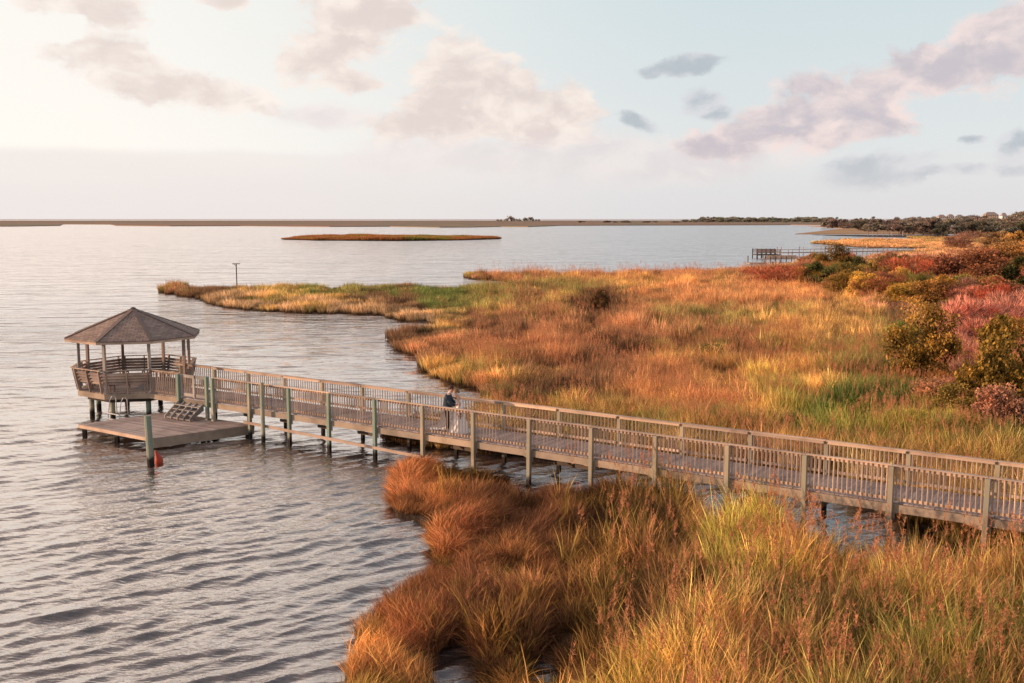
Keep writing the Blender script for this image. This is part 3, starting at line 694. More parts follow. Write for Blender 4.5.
# ------------------------------------------------------------------ low dock
cL, cF, cR, cB = [at(*p, DKZ) for p in ((79, 424.3), (152.5, 438.2), (253.6, 424.6), (165.7, 412.2))]
dk = empty('low_dock', (cL+cR)/2*1.0); dk.location.z = 0; do = dk.location.copy()
m = MB(); NB = 32
for i in range(NB):
    a = (i+.04)/NB; b = (i+.96)/NB; h_ = random.uniform(-.004, .004)
    # boards run from the left edge to the right edge, parallel to the boardwalk
    p = [cL.lerp(cB, a), cF.lerp(cR, a), cF.lerp(cR, b), cL.lerp(cB, b)]; top = [q+Zv*h_ for q in p]; bot = [q-Zv*.04 for q in p]; r0 = random.random()
    m.face(top, r0)
    for j in range(4): m.face([bot[j], bot[(j+1) % 4], top[(j+1) % 4], top[j]], r0)
put(m, 'deck', M['deck'], dk, do)
cen = (cL+cF+cR+cB)/4
def skirt(a, b, z0, z1, nm, mat, off=.03):
    m = MB(); d = (b-a).normalized(); nrm = Vector((d.y, -d.x, 0)); 
    if nrm.dot(a-cen) < 0: nrm = -nrm
    m.box((a+b)/2*Vector((1,1,0)) if False else Vector(((a.x+b.x)/2, (a.y+b.y)/2, (z0+z1)/2))+nrm*off, (b-a)/2, nrm*.022, Zv*(z1-z0)/2); put(m, nm, mat, dk, do)
skirt(cL, cF, DKZ-.15, DKZ-.005, 'fascia', M['rail'])  # paler wood paints in the sunlight on this side
skirt(cF, cR, DKZ-.42, DKZ-.005, 'fascia', M['joist'])  # darker wood paints in the shade on this side
skirt(cB, cR, DKZ-.2, DKZ-.005, 'fascia', M['joist'])
for f, a, b in ((0.03, cL, cF), (.5, cL, cF), (.97, cL, cF), (.5, cF, cR), (.97, cF, cR), (.5, cL, cB), (.95, cL, cB)):
    m = MB(); p = a.lerp(b, f).lerp(cen, .04); m.beam((p.x, p.y, -.8), (p.x, p.y, DKZ-.05), .16, .16, up=(1, 0, 0)); put(m, 'piling', M['pile'], dk, do)
for f in (.2, .5, .8):
    m = MB(); a = cL.lerp(cB, f)-Zv*.12; b = cF.lerp(cR, f)-Zv*.12; d = (b-a).normalized(); m.beam(a+d*.1, b-d*.1, .05, .15); put(m, 'joist', M['dark'], dk, do)
tag(dk, 'low square timber dock close over the water below the gazebo', 'dock')

def pile(loc, top, label, mat='pile', r=.10, name='mooring_pile', lean=(0, 0), group=None):
    m = MB(); m.tube([(-lean[0]*.5, -lean[1]*.5, -.9), (0, 0, 0), (lean[0], lean[1], top)], [r*1.05, r*1.05, r], 10)
    o = m.build(name, M[mat], smooth=False); o.location = (loc[0], loc[1], 0); tag(o, label, 'pile', group); return o
p = at(151, 466); pile(p, 2.0, 'green mooring pile standing free at the near corner of the low dock', r=.13, lean=(-.05, 0))
p = B(S0+2.45*BAY, TN-.26); p = at(262.7, 441); pile(B(solve_s(262.6, TN-.34, 1.3), TN-.34), 2.62, 'tall slim green pile rising above the handrail just right of the low dock', r=.085)
p = at(780.6, 536); pile(p, .62, 'short broken wooden stub in the reeds in front of the boardwalk', 'post', .07, 'wooden_stub')
# orange float beside the pile
p = at(155, 464); m = MB(); m.tube([(0,0,-.05),(0,0,.06),(.02,0,.2),(.0,0,.36),(-.02,0,.5),(-.02,0,.56)], [.12,.17,.15,.09,.04,.02], 14)
o = m.build('marker_float', M['orange'], smooth=True); o.location = (p.x+.14, p.y+.1, 0); o.rotation_euler = (0, R(-12), .3); tag(o, 'faded orange marker float against the green pile at the dock corner', 'float')
m = MB(); m.tube([(0,0,0),(0,0,.05)], .012, 6); 
p = at(760, 522, .5); m = MB(); m.tube([(0,0,0),(0,0,.1),(0,0,.2),(0,0,.25)], [.05,.10,.09,.02], 10); m2 = MB(); m2.tube([(0,0,-.9),(0,0,0)], .018, 6); m.V = [tuple(c*.75 for c in v) for v in m.V]
rf = empty('crab_float', (p.x, p.y, .75)); m.build('float_body', M['red'], rf, smooth=True); m2.build('stake', M['dark'], rf); rf.location.z = .72
tag(rf, 'small red float on a thin stake in the reeds by the boardwalk', 'float')
# swim ladder at the far left corner of the dock
lp = at(118, 416, DKZ); ld = empty('swim_ladder', (lp.x, lp.y, DKZ)); 
for q in (-.42, .42):
    m = MB(); c = U*q; m.tube([c+V*.25+Zv*.0, c+V*.22+Zv*.78, c+V*.12+Zv*.9, c+Zv*.88, c-V*.1+Zv*.7, c-V*.3-Zv*.5], .022, 8); m.build('side_rail', M['metal'], ld, smooth=True)
for zz in (-.38, -.12, .14):
    m = MB(); m.beam(-U*.42-V*.25+Zv*zz, U*.42-V*.25+Zv*zz, .08, .03); m.build('rung', M['metal'], ld)
tag(ld, 'pale metal swim ladder at the back left edge of the low dock', 'ladder')

# ------------------------------------------------------------------ gazebo
GR = 2.70; gc = B(-40.38-GR*math.cos(R(22.5)), (TN+TF)/2, 0); base_a = R(-33.3)
gz_ = empty('gazebo', gc); 
def G(k, r, z): a = base_a+R(22.5)+R(45)*k; return Vector((math.cos(a)*r, math.sin(a)*r, z))
# vertex k and k+1 bound edge k; edge 7 (between k=7 and k=8) faces the boardwalk
m = MB(); yy = -GR
pr = GR*math.cos(R(22.5)); 
s = -GR*math.cos(R(22.5))+.0
while s < GR*math.cos(R(22.5))-.07:
    # half width of the octagon at this position along U
    x_ = abs(s+.07); lim = GR*math.sin(R(22.5)); ap = GR*math.cos(R(22.5))
    hw = ap if x_ <= lim else ap-(x_-lim)
    m.box(U*(s+.069)+Zv*(DZ-.02), U*.066, V*(hw-.02), Zv*.02); s += .142
m.build('deck', M['deck'], gz_)
for k in range(8):
    m = MB(); m.beam(G(k, GR+.03, DZ-.15), G(k+1, GR+.03, DZ-.15), .05, .26); m.build('rim_joist', M['joist'], gz_)
    m = MB(); a = G(k, GR-.06, 0); m.beam((a.x, a.y, DZ-.28), (a.x, a.y, 3.98), .13, .13, up=tuple(G(k, 1, 0))); m.build('post', M['grey'] if k in (5, 6, 7) else M['gaz'], gz_, bevel=.006)
    m = MB(); a = G(k, 2.15, 0); m.tube([(a.x, a.y, -.9), (a.x, a.y, DZ-.3)], .12, 10); m.build('piling', M['pile'], gz_)
    m = MB(); a = G(k, 2.15, 0); b = G(k+1, 2.15, 0); m.beam(G(k, 2.3, DZ-.39), G(k+1, 2.3, DZ-.39), .05, .2); m.build('crossbeam', M['dark'], gz_)
    m = MB(); m.beam(G(k, GR-.06, 3.88), G(k+1, GR-.06, 3.88), .06, .18); m.build('header_beam', M['gaz'], gz_)
    if k == 7: continue
    # bench: seat, leaning slatted back, rail cap on top
    be = MB()
    for j in range(3):
        r_ = GR-.22-.14*j; be.beam(G(k, r_, DZ+.43), G(k+1, r_, DZ+.43), .12, .035)
    e = G(k, 1, 0).lerp(G(k+1, 1, 0), .5).normalized()
    seat = be.build('bench_seat', M['gaz'], gz_)
    bk = MB()
    for j in range(4):
        f = .14+j*.235; r_ = GR+.02+.22*f; zz = DZ+.42+.6*f; bk.beam(G(k, r_, zz), G(k+1, r_, zz), .028, .15, up=tuple((e*-.5+Zv*.86)))
    back = bk.build('bench_back', M['gaz'], gz_)
    rl = MB(); rl.beam(G(k, GR+.27, RZ), G(k+1, GR+.27, RZ), .16, .035); rl.build('handrail', M['rail'], gz_)
    for f in (.08, .5, .92):
        sp = MB()
        a0 = G(k, GR+.07, DZ+.0).lerp(G(k+1, GR+.07, DZ+.0), f); a1 = G(k, GR+.27, RZ-.03).lerp(G(k+1, GR+.27, RZ-.03), f); d = (a1-a0); sp.beam(a0, a1, .045, .11, up=tuple(e))
        c0 = G(k, GR-.55, DZ+.38).lerp(G(k+1, GR-.55, DZ+.38), f); c1 = G(k, GR-.1, DZ+.38).lerp(G(k+1, GR-.1, DZ+.38), f); sp.beam(c0, c1, .045, .09); sp.beam(c0-Zv*.38, c0, .045, .09, up=tuple(e))
        sp.build('bench_support', M['gaz'], gz_)
# roof
def roof_mat():
    m, t, out = material('roof_shingles'); uv = t.new('ShaderNodeTexCoord').outputs['UV']; pos = t.new('ShaderNodeNewGeometry').outputs['Position']
    br = t.new('ShaderNodeTexBrick', {'Vector': uv, 'Color1': (.22, .16, .135), 'Color2': (.38, .275, .225), 'Mortar': (.05, .04, .035), 'Scale': 1.0, 'Mortar Size': .012, 'Bias': -.1, 'Brick Width': .32, 'Row Height': .15})
    n = t.noise(pos, 2.2, 5, .65); col = t.mix(t.m('MULTIPLY', t.sm(n, .4, .7), .45), br.outputs[0], (.33, .25, .22))
    pbr(t, out, col, .95, br.outputs['Fac'], -.5, .02); return m
RM = roof_mat(); HIP = flat('hip_shingle', (.20, .15, .13), .95, .35, 9); RE = 3.25; ZE, ZA = 3.92, 5.20
for k in range(8):
    m = MB(); a = G(k, RE, ZE); b = G(k+1, RE, ZE); c = Vector((0, 0, ZA)); w_ = (b-a).length; sl = ((a+b)/2-c).length
    m.face([a, b, c], .5, [(0, 0.001), (w_, 0.001), (w_/2, sl)]); 
    lo = [v-Zv*.05 for v in (a, b)]; m.face([lo[0], lo[1], b, a], .5, [(0, .001), (w_, .001), (w_, .05), (0, .05)])
    f = m.build('roof', RM, gz_)
    m = MB(); m.beam(G(k, RE-.03, ZE-.10), G(k+1, RE-.03, ZE-.10), .03, .13); m.build('fascia', M['rail'], gz_)
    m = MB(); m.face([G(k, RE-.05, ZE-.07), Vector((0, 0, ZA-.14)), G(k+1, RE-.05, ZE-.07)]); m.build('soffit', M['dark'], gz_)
    m = MB(); a = G(k, RE, ZE+.012); c = Vector((0, 0, ZA+.012)); n_ = 14
    for j in range(n_): m.beam(a.lerp(c, j/n_), a.lerp(c, (j+1.15)/n_)+Zv*.008, .22, .018)
    m.build('hip_cap', HIP, gz_)
m = MB(); m.tube([(0,0,ZA-.03),(0,0,ZA+.06)], [.16,.06], 8); m.build('roof_peak', RM, gz_)
tag(gz_, 'octagonal gazebo with brown shingled roof standing on piles over the water', 'gazebo')

# ------------------------------------------------------------------ the couple
def skin_obj(name, verts, edges, radii, mat, parent, levels=2, root=0):
    me = bpy.data.meshes.new(name); me.from_pydata(verts, edges, []); me.materials.append(mat); me.update()
    o = bpy.data.objects.new(name, me); COL.objects.link(o); o.parent = parent
    me.skin_vertices.new() if hasattr(me.skin_vertices, 'new') else None
    mod = o.modifiers.new('skin', 'SKIN'); mod.use_smooth_shade = True
    if not me.skin_vertices:
        bpy.context.view_layer.objects.active = o; o.select_set(True); bpy.ops.mesh.customdata_skin_add(); o.select_set(False)
    for i, r_ in enumerate(radii):
        sv_ = me.skin_vertices[0].data[i]; sv_.radius = r_ if hasattr(r_, '__len__') else (r_, r_); sv_.use_root = (i == root)
    sb = o.modifiers.new('sub', 'SUBSURF'); sb.levels = levels; sb.render_levels = levels
    return o
SK = flat('skin_tone', (.55, .32, .23), .6, .08); SUIT = flat('navy_suit_cloth', (.035, .052, .072), .85, .15); TROU = flat('dark_trousers', (.03, .035, .045), .85, .15)
WH = flat('white_dress_fabric', (.90, .87, .85), .8, .05); HB = flat('brown_hair', (.06, .03, .02), .7, .2); HL = flat('light_brown_hair', (.22, .14, .08), .7, .25); SHIRT = flat('white_shirt_cloth', (.75, .74, .74), .8, .05)
def body(parent, k=1.0, slim=1.0, lean=.08, armpose='hold', clad=1.0):
    # x forward, y left, z up; one vertex per joint; the upper body leans forward over the feet
    Vv, E, Rr = [], [], []
    def add(p, r, c=None):
        Vv.append((p[0]*k, p[1]*k, p[2]*k)); Rr.append((r*k*slim if not hasattr(r, '__len__') else (r[0]*k*slim, r[1]*k*slim)))
        if c is not None: E.append((c, len(Vv)-1))
        return len(Vv)-1
    pel = add((0, 0, .96), (.15, .11)); wa = add((.01, 0, 1.12), (.13, .10), pel); ch = add((.04, 0, 1.32), (.16, .11), wa); nk0 = add((.07, 0, 1.47), (.08, .075), ch); nk = add((.115, 0, 1.535), .054, nk0)
    hd0 = add((.165, 0, 1.60), .078, nk); hd1 = add((.18, 0, 1.68), .093, hd0); hd2 = add((.17, 0, 1.75), .064, hd1)
    add((.272, 0, 1.65), .018, hd1)                     # nose
    for sgn in (1, -1):
        hp = add((0, sgn*.09, .92), .095, pel); kn = add((.03, sgn*.10, .50), .062, hp); an = add((0, sgn*.10, .09), .042, kn); he = add((.02, sgn*.10, .04), .042, an); add((.17, sgn*.11, .03), .032, he)
        sh = add((.05, sgn*.19, 1.42), .062, nk0)
        el_, wr, hn = armpose[sgn]
        e_ = add(el_, .045, sh); w_ = add(wr, .032, e_); h_ = add(hn, (.042, .022), w_)
        hv = Vector(hn)-Vector(wr); hv.normalize(); sdv = hv.cross(Vector((0, 0, 1))).normalized() if abs(hv.z) < .9 else Vector((0, 1, 0)); upv = sdv.cross(hv)
        for j, ln in enumerate((.070, .082, .076, .06)):
            b0 = Vector(hn)+upv*(.028-.019*j)+hv*.02; f1 = add(b0+hv*ln*.5, .009, h_); add(b0+hv*ln*.95-sdv*sgn*.018, .008, f1)
        f1 = add(Vector(hn)+upv*.045+hv*.0, .011, w_); add(Vector(hn)+upv*.062+hv*.035, .009, f1)
    Rr[:] = [(q[0]*clad, q[1]*clad) if (i in (0, 1, 2) or (i > 8 and q[0] > .044)) else q for i, q in enumerate([q if hasattr(q, '__len__') else (q, q) for q in Rr])]
    return Vv, E, Rr
def limb(name, mat, parent, pts, rad, branches=()):
    Vv = [tuple(p) for p in pts]; E = [(i, i+1) for i in range(len(pts)-1)]; Rr = list(rad)
    for i0, bp, br in branches:
        prev = i0
        for p_, r_ in zip(bp, br): Vv.append(tuple(p_)); Rr.append(r_); E.append((prev, len(Vv)-1)); prev = len(Vv)-1
    return skin_obj(name, Vv, E, Rr, mat, parent)
def head_bits(parent, k, hx, hairm, bun=False):
    hc = Vector((.178*k, 0, 1.685*k))
    m = MB()                                             # hair: shell over the crown and back of the head
    rows_ = 9; cols = 16
    for i in range(rows_):
        for j in range(cols):
            def P(i, j):
                th = math.pi*.62*i/rows_; ph = 2*math.pi*j/cols; r_ = .119*k
                d = Vector((math.sin(th)*math.cos(ph), math.sin(th)*math.sin(ph), math.cos(th))); f = 1+.03*math.sin(5*ph+3*th)
                back = -.35 if not bun else -.3
                q = Vector((d.x*.98, d.y*.86, d.z*1.05))*r_*f; q.x -= .022*k; q.z += .012*k
                if d.x > .35 and th > .9: q *= .82
                return hc+q
            m.face([P(i, j), P(i+1, j), P(i+1, j+1), P(i, j+1)], .5)
    if bun: 
        for zz, rr0 in ((0, .05),): m.tube([hc+Vector((-.10*k, 0, -.02)), hc+Vector((-.13*k, 0, -.03)), hc+Vector((-.175*k, 0, -.035)), hc+Vector((-.20*k, 0, -.035))], [.04, .062, .058, .02], 10)
    m.build('hair', hairm, parent, smooth=True)
    m = MB()
    for sg in (1, -1):
        e = hc+Vector((.082*k, sg*.032*k, -.002)); m.tube([e, e+Vector((.008, 0, 0))], [.011, .005], 6)
    m.build('eyes', HB, parent)
    m = MB()
    for sg in (1, -1):
        e = hc+Vector((-.005*k, sg*.088*k, -.015)); m.tube([e-Vector((0, 0, .03)), e, e+Vector((0, 0, .03))], [.008, .018, .008], 6)
    m.build('ears', SK, parent, smooth=True)
    m = MB(); e = hc+Vector((.088*k, 0, -.062*k)); m.tube([e-Vector((0, .025, 0)), e+Vector((.006, 0, 0)), e+Vector((0, .025, 0))], [.004, .009, .004], 6)
    m.build('mouth', flat('lip_tone', (.4, .15, .12), .6, .05), parent, smooth=True)
# groom: arms round the bride's waist
gp = at(447.4, 431.8, DZ); bp_ = at(459.6, 432, DZ)
groom = empty('person', (gp.x, gp.y, DZ), R(0))
arm = {1: ((.16, .27, 1.20), (.38, .16, 1.12), (.46, .10, 1.12)), -1: ((.13, -.26, 1.18), (.36, -.19, 1.08), (.45, -.13, 1.07))}
Vv, E, Rr = body(groom, 1.02, 1.0, armpose=arm, clad=.72); skin_obj('body', Vv, E, Rr, SK, groom)
k = 1.02
limb('jacket', SUIT, groom, [(0,0,.86),(0,0,1.0),(.01,0,1.15),(.04,0,1.34),(.06,0,1.45),(.09,0,1.525)], [(.20,.18),(.195,.17),(.18,.165),(.21,.175),(.17,.15),(.082,.082)],
     [(3, [(.05,.22,1.42),(.16,.285,1.19),(.36,.175,1.11)], [.10,.08,.062]), (3, [(.05,-.22,1.42),(.13,-.275,1.17),(.34,-.20,1.07)], [.10,.08,.062])])
limb('trousers', TROU, groom, [(0,0,.98),(0,0,.88)], [(.165,.13),(.16,.125)], [(1, [(.01,.10,.78),(.03,.105,.50),(0,.105,.10)], [.11,.085,.07]), (1, [(.01,-.10,.78),(.03,-.105,.50),(0,-.105,.10)], [.11,.085,.07])])
m = MB()
for sg in (1, -1): m.tube([(-.06, sg*.107, .045), (.02, sg*.107, .06), (.12, sg*.11, .045), (.20, sg*.112, .035)], [.04, .055, .048, .025], 8)
m.build('shoes', HB, groom, smooth=True)
m = MB(); m.tube([(.105,0,1.54),(.125,0,1.575)], [.082,.068], 12); m.build('shirt_collar', SHIRT, groom, smooth=True)
head_bits(groom, k, 0, HB)
tag(groom, 'groom in a dark blue suit embracing the bride on the boardwalk', 'person')
bride = empty('person', (bp_.x, bp_.y, DZ), R(180))
arm = {-1: ((.20, -.24, 1.34), (.40, -.17, 1.44), (.47, -.13, 1.47)), 1: ((.0, .25, 1.16), (.03, .29, .92), (.04, .30, .84))}
k = .965
Vv, E, Rr = body(bride, k, .86, armpose=arm); skin_obj('body', Vv, E, Rr, SK, bride); head_bits(bride, k, 0, HL, True)
m = MB(); NSEG = 30                                      # strapless bodice and full skirt with soft folds
prof = [(1.30,.145,.115),(1.22,.145,.12),(1.12,.125,.105),(1.04,.12,.10),(.98,.15,.13),(.86,.20,.185),(.66,.25,.24),(.44,.31,.30),(.22,.37,.36),(.05,.43,.42),(.0,.44,.43)]
ring = []
for zi, (zz, ry, rx) in enumerate(prof):
    row = []
    for j in range(NSEG):
        a = 2*math.pi*j/NSEG; fo = 1+.05*math.sin(a*9+zz*2)*min(1, max(0, (1.0-zz)))
        x_ = math.cos(a)*rx*fo; y_ = math.sin(a)*ry*fo
        if zz < .9: x_ -= 0.0
        row.append(Vector((x_+.02+(.03 if zz > 1.1 else 0), y_, zz+.006)))
    ring.append(row)
for i in range(len(prof)-1):
    for j in range(NSEG): m.face([ring[i][j], ring[i+1][j], ring[i+1][(j+1) % NSEG], ring[i][(j+1) % NSEG]], .5)
dress = m.build('dress', WH, bride, smooth=True)
# train swept round behind the groom (bride's local +x is towards him)
m = MB(); NS, NW = 16, 9; grid = []
for i in range(NS+1):
    f = i/NS; cx_ = .25+.95*f; cy_ = -.28-.18*math.sin(f*2.2); row = []
    for j in range(NW+1):
        g = (j/NW-.5); wd = .55*(1-.35*f); row.append(Vector((cx_, cy_+g*wd, .014+.30*(1-f)**2.2*max(0, 1-abs(g)*2)+.05*abs(math.sin(j*1.9+i*.7))*(1-.3*f))))
    grid.append(row)
for i in range(NS):
    for j in range(NW): m.face([grid[i][j], grid[i+1][j], grid[i+1][j+1], grid[i][j+1]], .5)
m.build('train', WH, bride, smooth=True)
m = MB(); NS, NW = 10, 8; grid = []
for i in range(NS+1):
    f = i/NS; row = []
    for j in range(NW+1):
        g = j/NW; row.append(Vector((.20+.55*g*(.45+.75*f)+.06, -.30-.06*math.sin(g*9+f*2)-.1*f, 1.30-1.26*f)))
    grid.append(row)
for i in range(NS):
    for j in range(NW): m.face([grid[i][j], grid[i+1][j], grid[i+1][j+1], grid[i][j+1]], .5)
m.build('veil', WH, bride, smooth=True)
tag(bride, 'bride in a white gown with a long train kissing the groom on the boardwalk', 'person')
# veil hanging behind them is part of the bride's outfit: a pale fall at the groom's far side
bq = empty('bouquet', (bp_.x-.03*-1, bp_.y+.26*1.0, DZ+.80))
bq.location = bride.matrix_basis @ Vector((.03, -.27, .79)) if False else (bp_.x-.03, bp_.y+.27, DZ+.77)
m = MB()
for i in range(170):
    d = Vector((random.gauss(0,1), random.gauss(0,1), random.gauss(0,1))).normalized()*random.uniform(.06, .13); c = d; a = d.orthogonal().normalized()*.02; b = d.cross(a).normalized()*.02; m.face([c-a-b, c+a-b, c+a+b, c-a+b])
def bq_mat(nm, a, b):
    mm, t, out = material(nm); pbr(t, out, t.mix(t.attr('rnd').outputs['Fac'], a, b), .8); return mm
m.build('blossoms', bq_mat('cream_blossom', (.75,.68,.60), (.62,.35,.30)), bq)
m = MB()
for i in range(40):
    d = Vector((random.gauss(0,1), random.gauss(0,1), random.gauss(0,1)-.3)).normalized()*random.uniform(.10, .17); a = d.orthogonal().normalized()*.03; m.face([d*.5-a, d*.5+a, d*1.05])
m.tube([(0,0,-.2),(0,0,0)], .015, 6); m.build('leaves', bq_mat('bouquet_leaf', (.03,.05,.02), (.07,.09,.04)), bq)
bq.location = (bp_.x+.05, bp_.y-.33, DZ+.78)
tag(bq, 'small bouquet of cream flowers and dark leaves held low by the bride', 'bouquet')

# ------------------------------------------------------------------ shrubs and trees
def foliage_mat(name):
    m, t, out = material(name); oi = t.new('ShaderNodeObjectInfo'); c0 = oi.outputs['Color']; r_ = t.attr('rnd').outputs['Fac']
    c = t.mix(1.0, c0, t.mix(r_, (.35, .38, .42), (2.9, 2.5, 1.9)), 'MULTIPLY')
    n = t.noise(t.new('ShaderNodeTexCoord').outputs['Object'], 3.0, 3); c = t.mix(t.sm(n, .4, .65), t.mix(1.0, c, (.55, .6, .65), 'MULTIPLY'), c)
    d = t.new('ShaderNodeBsdfDiffuse', {0: c}); tr = t.new('ShaderNodeBsdfTranslucent', {0: c})
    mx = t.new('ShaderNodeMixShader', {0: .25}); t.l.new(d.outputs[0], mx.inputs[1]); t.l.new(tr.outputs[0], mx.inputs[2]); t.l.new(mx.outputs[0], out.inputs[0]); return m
FOL = foliage_mat('shrub_foliage'); BARK = flat('shrub_bark', (.12, .085, .065), .9)
def crown_mesh(seed, n, leaf, lobes=9, twiggy=False, flatten=.8):
    g = np.random.default_rng(seed); m = MB(); L = []
    for i in range(lobes):
        a = g.uniform(0, 6.28); q = .40*math.sqrt(g.uniform(0, 1)); z_ = g.uniform(.15, .86*(1-.6*q));  L.append((Vector((q*math.cos(a), q*math.sin(a), z_)), g.uniform(.09, .22)))
    for i in range(n):
        c, r_ = L[g.integers(0, lobes)]; d = Vector(g.normal(0, 1, 3)).normalized(); rad = r_*(g.uniform(.35, 1)**.5)*(1+.25*math.sin(7*d.x+5*d.z)); p = c+Vector((d.x*rad, d.y*rad, d.z*rad*flatten)); dep = rad/r_
        if not twiggy and g.uniform() < .07:
            b = (d+Vector((0, 0, .7))).normalized()*leaf*g.uniform(2, 5); a = Vector(g.normal(0, 1, 3)).normalized()*leaf*.14; m.face([p-a, p+a, p+b], .25); continue
        if p.z < .02: continue
        if twiggy:
            b = (d+Vector((0, 0, 1.2))).normalized()*leaf*4.5; a = Vector(g.normal(0, 1, 3)).normalized()*leaf*.22; m.face([p-a, p+a, p+b], float(g.uniform(0, 1)))
        else:
            a = Vector(g.normal(0, 1, 3)).normalized(); b = a.orthogonal().normalized()*leaf*g.uniform(.5, 1.1); a *= leaf*g.uniform(.4, .8); m.face([p-a, p-b*.7, p+a, p+b], float(np.clip(g.normal(-.25+.75*dep+.25*d.z, .17), 0, 1)))  # rnd holds painted shade: inner leaves darker, outer and upward ones brighter
    return m.mesh('crown', FOL), L
def trunk_mesh(L, n=5):
    m = MB()
    for c, r_ in L[:n]:
        m.tube([(0, 0, -.05), (c.x*.35, c.y*.35, c.z*.45), tuple(c)], [.022, .014, .005], 5)
    return m.mesh('stem', BARK)
protos = {}
def make_proto(key, name, stem_name, *a, **kw):
    cm, L = crown_mesh(*a, **kw); e = empty(name, (0, 0, -500)); c = bpy.data.objects.new('crown', cm); COL.objects.link(c); c.parent = e
    tm = trunk_mesh(L, 6); tr = bpy.data.objects.new(stem_name, tm); COL.objects.link(tr); tr.parent = e; protos[key] = e
for i in range(3): make_proto('leafy%d' % i, 'shrub', 'stem', 200+i, 9000, .024, 26)
for i in range(2): make_proto('twig%d' % i, 'shrub', 'stem', 210+i, 7000, .022, 14, True)
for i in range(4): make_proto('tree%d' % i, 'tree', 'trunk', 220+i, 2200, .045, 12)
used = set()
def plant(key, px, py, wpx, hpx, col, label, cat, group=None, z0=.08, depth=1.0):
    p = at(px, py, z0); d = math.hypot(p.x, p.y); k = FPX/ (p.y*math.cos(TH)+(H-z0)*math.sin(TH))
    W, Hh = wpx/k, hpx/k
    src = protos[key]
    if key in used: o = copy_tree(src)
    else: o = src; used.add(key)
    o.location = p; o.rotation_euler = (0, 0, random.uniform(0, 6.28)); o.scale = (W/.95, W/.95*depth, Hh*1.28/.93)
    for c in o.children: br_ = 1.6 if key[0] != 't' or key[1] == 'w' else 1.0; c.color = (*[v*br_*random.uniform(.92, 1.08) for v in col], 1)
    tag(o, label, cat, group); return o
OG=(.25,.165,.05); DG=(.065,.072,.03); RD=(.27,.095,.060); DR=(.14,.065,.042); YL=(.34,.22,.055); PK=(.40,.19,.155); GG=(.10,.13,.035)
SH = [ # base px, base py, width, height, colour, kind, label
 (923,392,72,72,OG,'leafy0','large olive gold bush standing alone behind the right end of the railing'),
 (1000,424,84,92,(.17,.10,.03),'leafy1','tall dark gold bush at the right edge of the photo behind the boardwalk'),
 (960,382,44,40,PK,'twig0','pinkish bare bush between the two large gold bushes'),
 (975,346,80,42,PK,'twig1','wide pink grey twiggy thicket above the large gold bushes'),
 (1022,338,60,42,PK,'twig0','pink twiggy thicket cut by the right edge of the photo'),
 (1012,356,50,34,OG,'leafy2','low golden bush in front of the pink thicket at the right edge'),
 (905,352,40,26,GG,'leafy2','small green bush just behind the large olive gold bush'),
 (852,432,60,30,GG,'leafy1','low dark green bush right behind the boardwalk railing'),
 (915,442,56,26,(.26,.22,.05),'leafy2','low yellow green bush behind the far railing'),
 (965,448,56,26,OG,'leafy0','low brownish gold bush behind the far railing near the right'),
 (800,436,50,20,GG,'leafy2','bright green low clump behind the railing left of the dark green bush'),
 (938,310,38,30,YL,'leafy1','round mustard yellow bush in the middle of the right thicket'),
 (898,298,26,24,YL,'leafy0','upper of the two small yellow bushes in the thicket'),
 (906,304,30,18,(.36,.19,.05),'leafy2','lower orange yellow bush beside the small yellow bush'),
 (864,302,32,26,YL,'leafy2','pale yellow green bush below the dark green trees'),
 (878,312,22,14,(.25,.2,.06),'leafy1','tiny yellow green bush in front of the pale yellow one'),
 (785,290,72,21,RD,'twig1','broad rust red twiggy bush near the shore left of the dark shrubs'),
 (765,286,50,14,RD,'twig0','low rust red twiggy bush at the shore below the pale platform'),
 (818,292,38,26,DG,'leafy1','dark green shrub beside the rust red bush'),
 (835,283,34,32,(.12,.10,.035),'leafy0','olive tree rising above the shrubs in front of the distant pier'),
 (852,284,30,24,DG,'leafy2','dark green rounded shrub right of the olive tree'),
 (845,300,40,26,(.18,.13,.04),'leafy1','olive brown bush under the dark green shrubs'),
 (888,274,30,15,DG,'leafy0','flat dark green shrub near the inlet shore'),
 (907,271,26,14,DG,'leafy1','small dark green shrub right of the flat one by the inlet'),
 (915,290,60,28,RD,'twig1','reddish brown twiggy thicket behind the yellow bushes'),
 (955,294,62,34,DR,'leafy2','dark russet bush right of the reddish thicket'),
 (985,300,60,40,DR,'leafy0','dark brown red bush inside the right thicket'),
 (1012,302,56,38,DG,'leafy1','dark green brown bush at the right edge above the pink thicket'),
 (993,316,34,26,(.32,.085,.05),'twig0','bright red twiggy bush in front of the dark bushes at the right'),
 (955,322,40,20,(.09,.09,.03),'leafy1','dark olive low bush beside the bright red bush'),
 (930,276,50,18,(.24,.11,.06),'twig1','soft brown bush along the top of the thicket'),
 (975,272,56,20,(.25,.12,.075),'twig0','rosy brown bush on the crest of the thicket'),
 (1015,272,50,26,(.24,.15,.06),'leafy2','golden brown bush at the right edge near the distant marsh'),
 (872,290,28,16,(.2,.1,.06),'twig0','small russet bush between the olive and yellow bushes'),
 (600,318,22,24,(.085,.055,.03),'leafy0','lone dark bush in the open meadow behind the couple'),
 (712,362,34,16,(.10,.10,.04),'leafy2','low dark olive clump in the middle of the meadow'),
 (770,372,40,16,(.15,.10,.04),'leafy1','low brown olive clump right of the meadow centre'),
 (660,300,26,10,(.13,.12,.045),'leafy2','small olive clump on the far side of the meadow'),
 (1000,252,44,16,(.22,.13,.075),'leafy0','brownish bush at the right behind the far marsh edge'),
 (965,250,40,15,(.22,.12,.09),'twig0','mauve brown bush near the far inlet head'),
 (1020,262,36,26,(.26,.17,.06),'leafy1','golden bush at the right edge below the dark wood'),
]
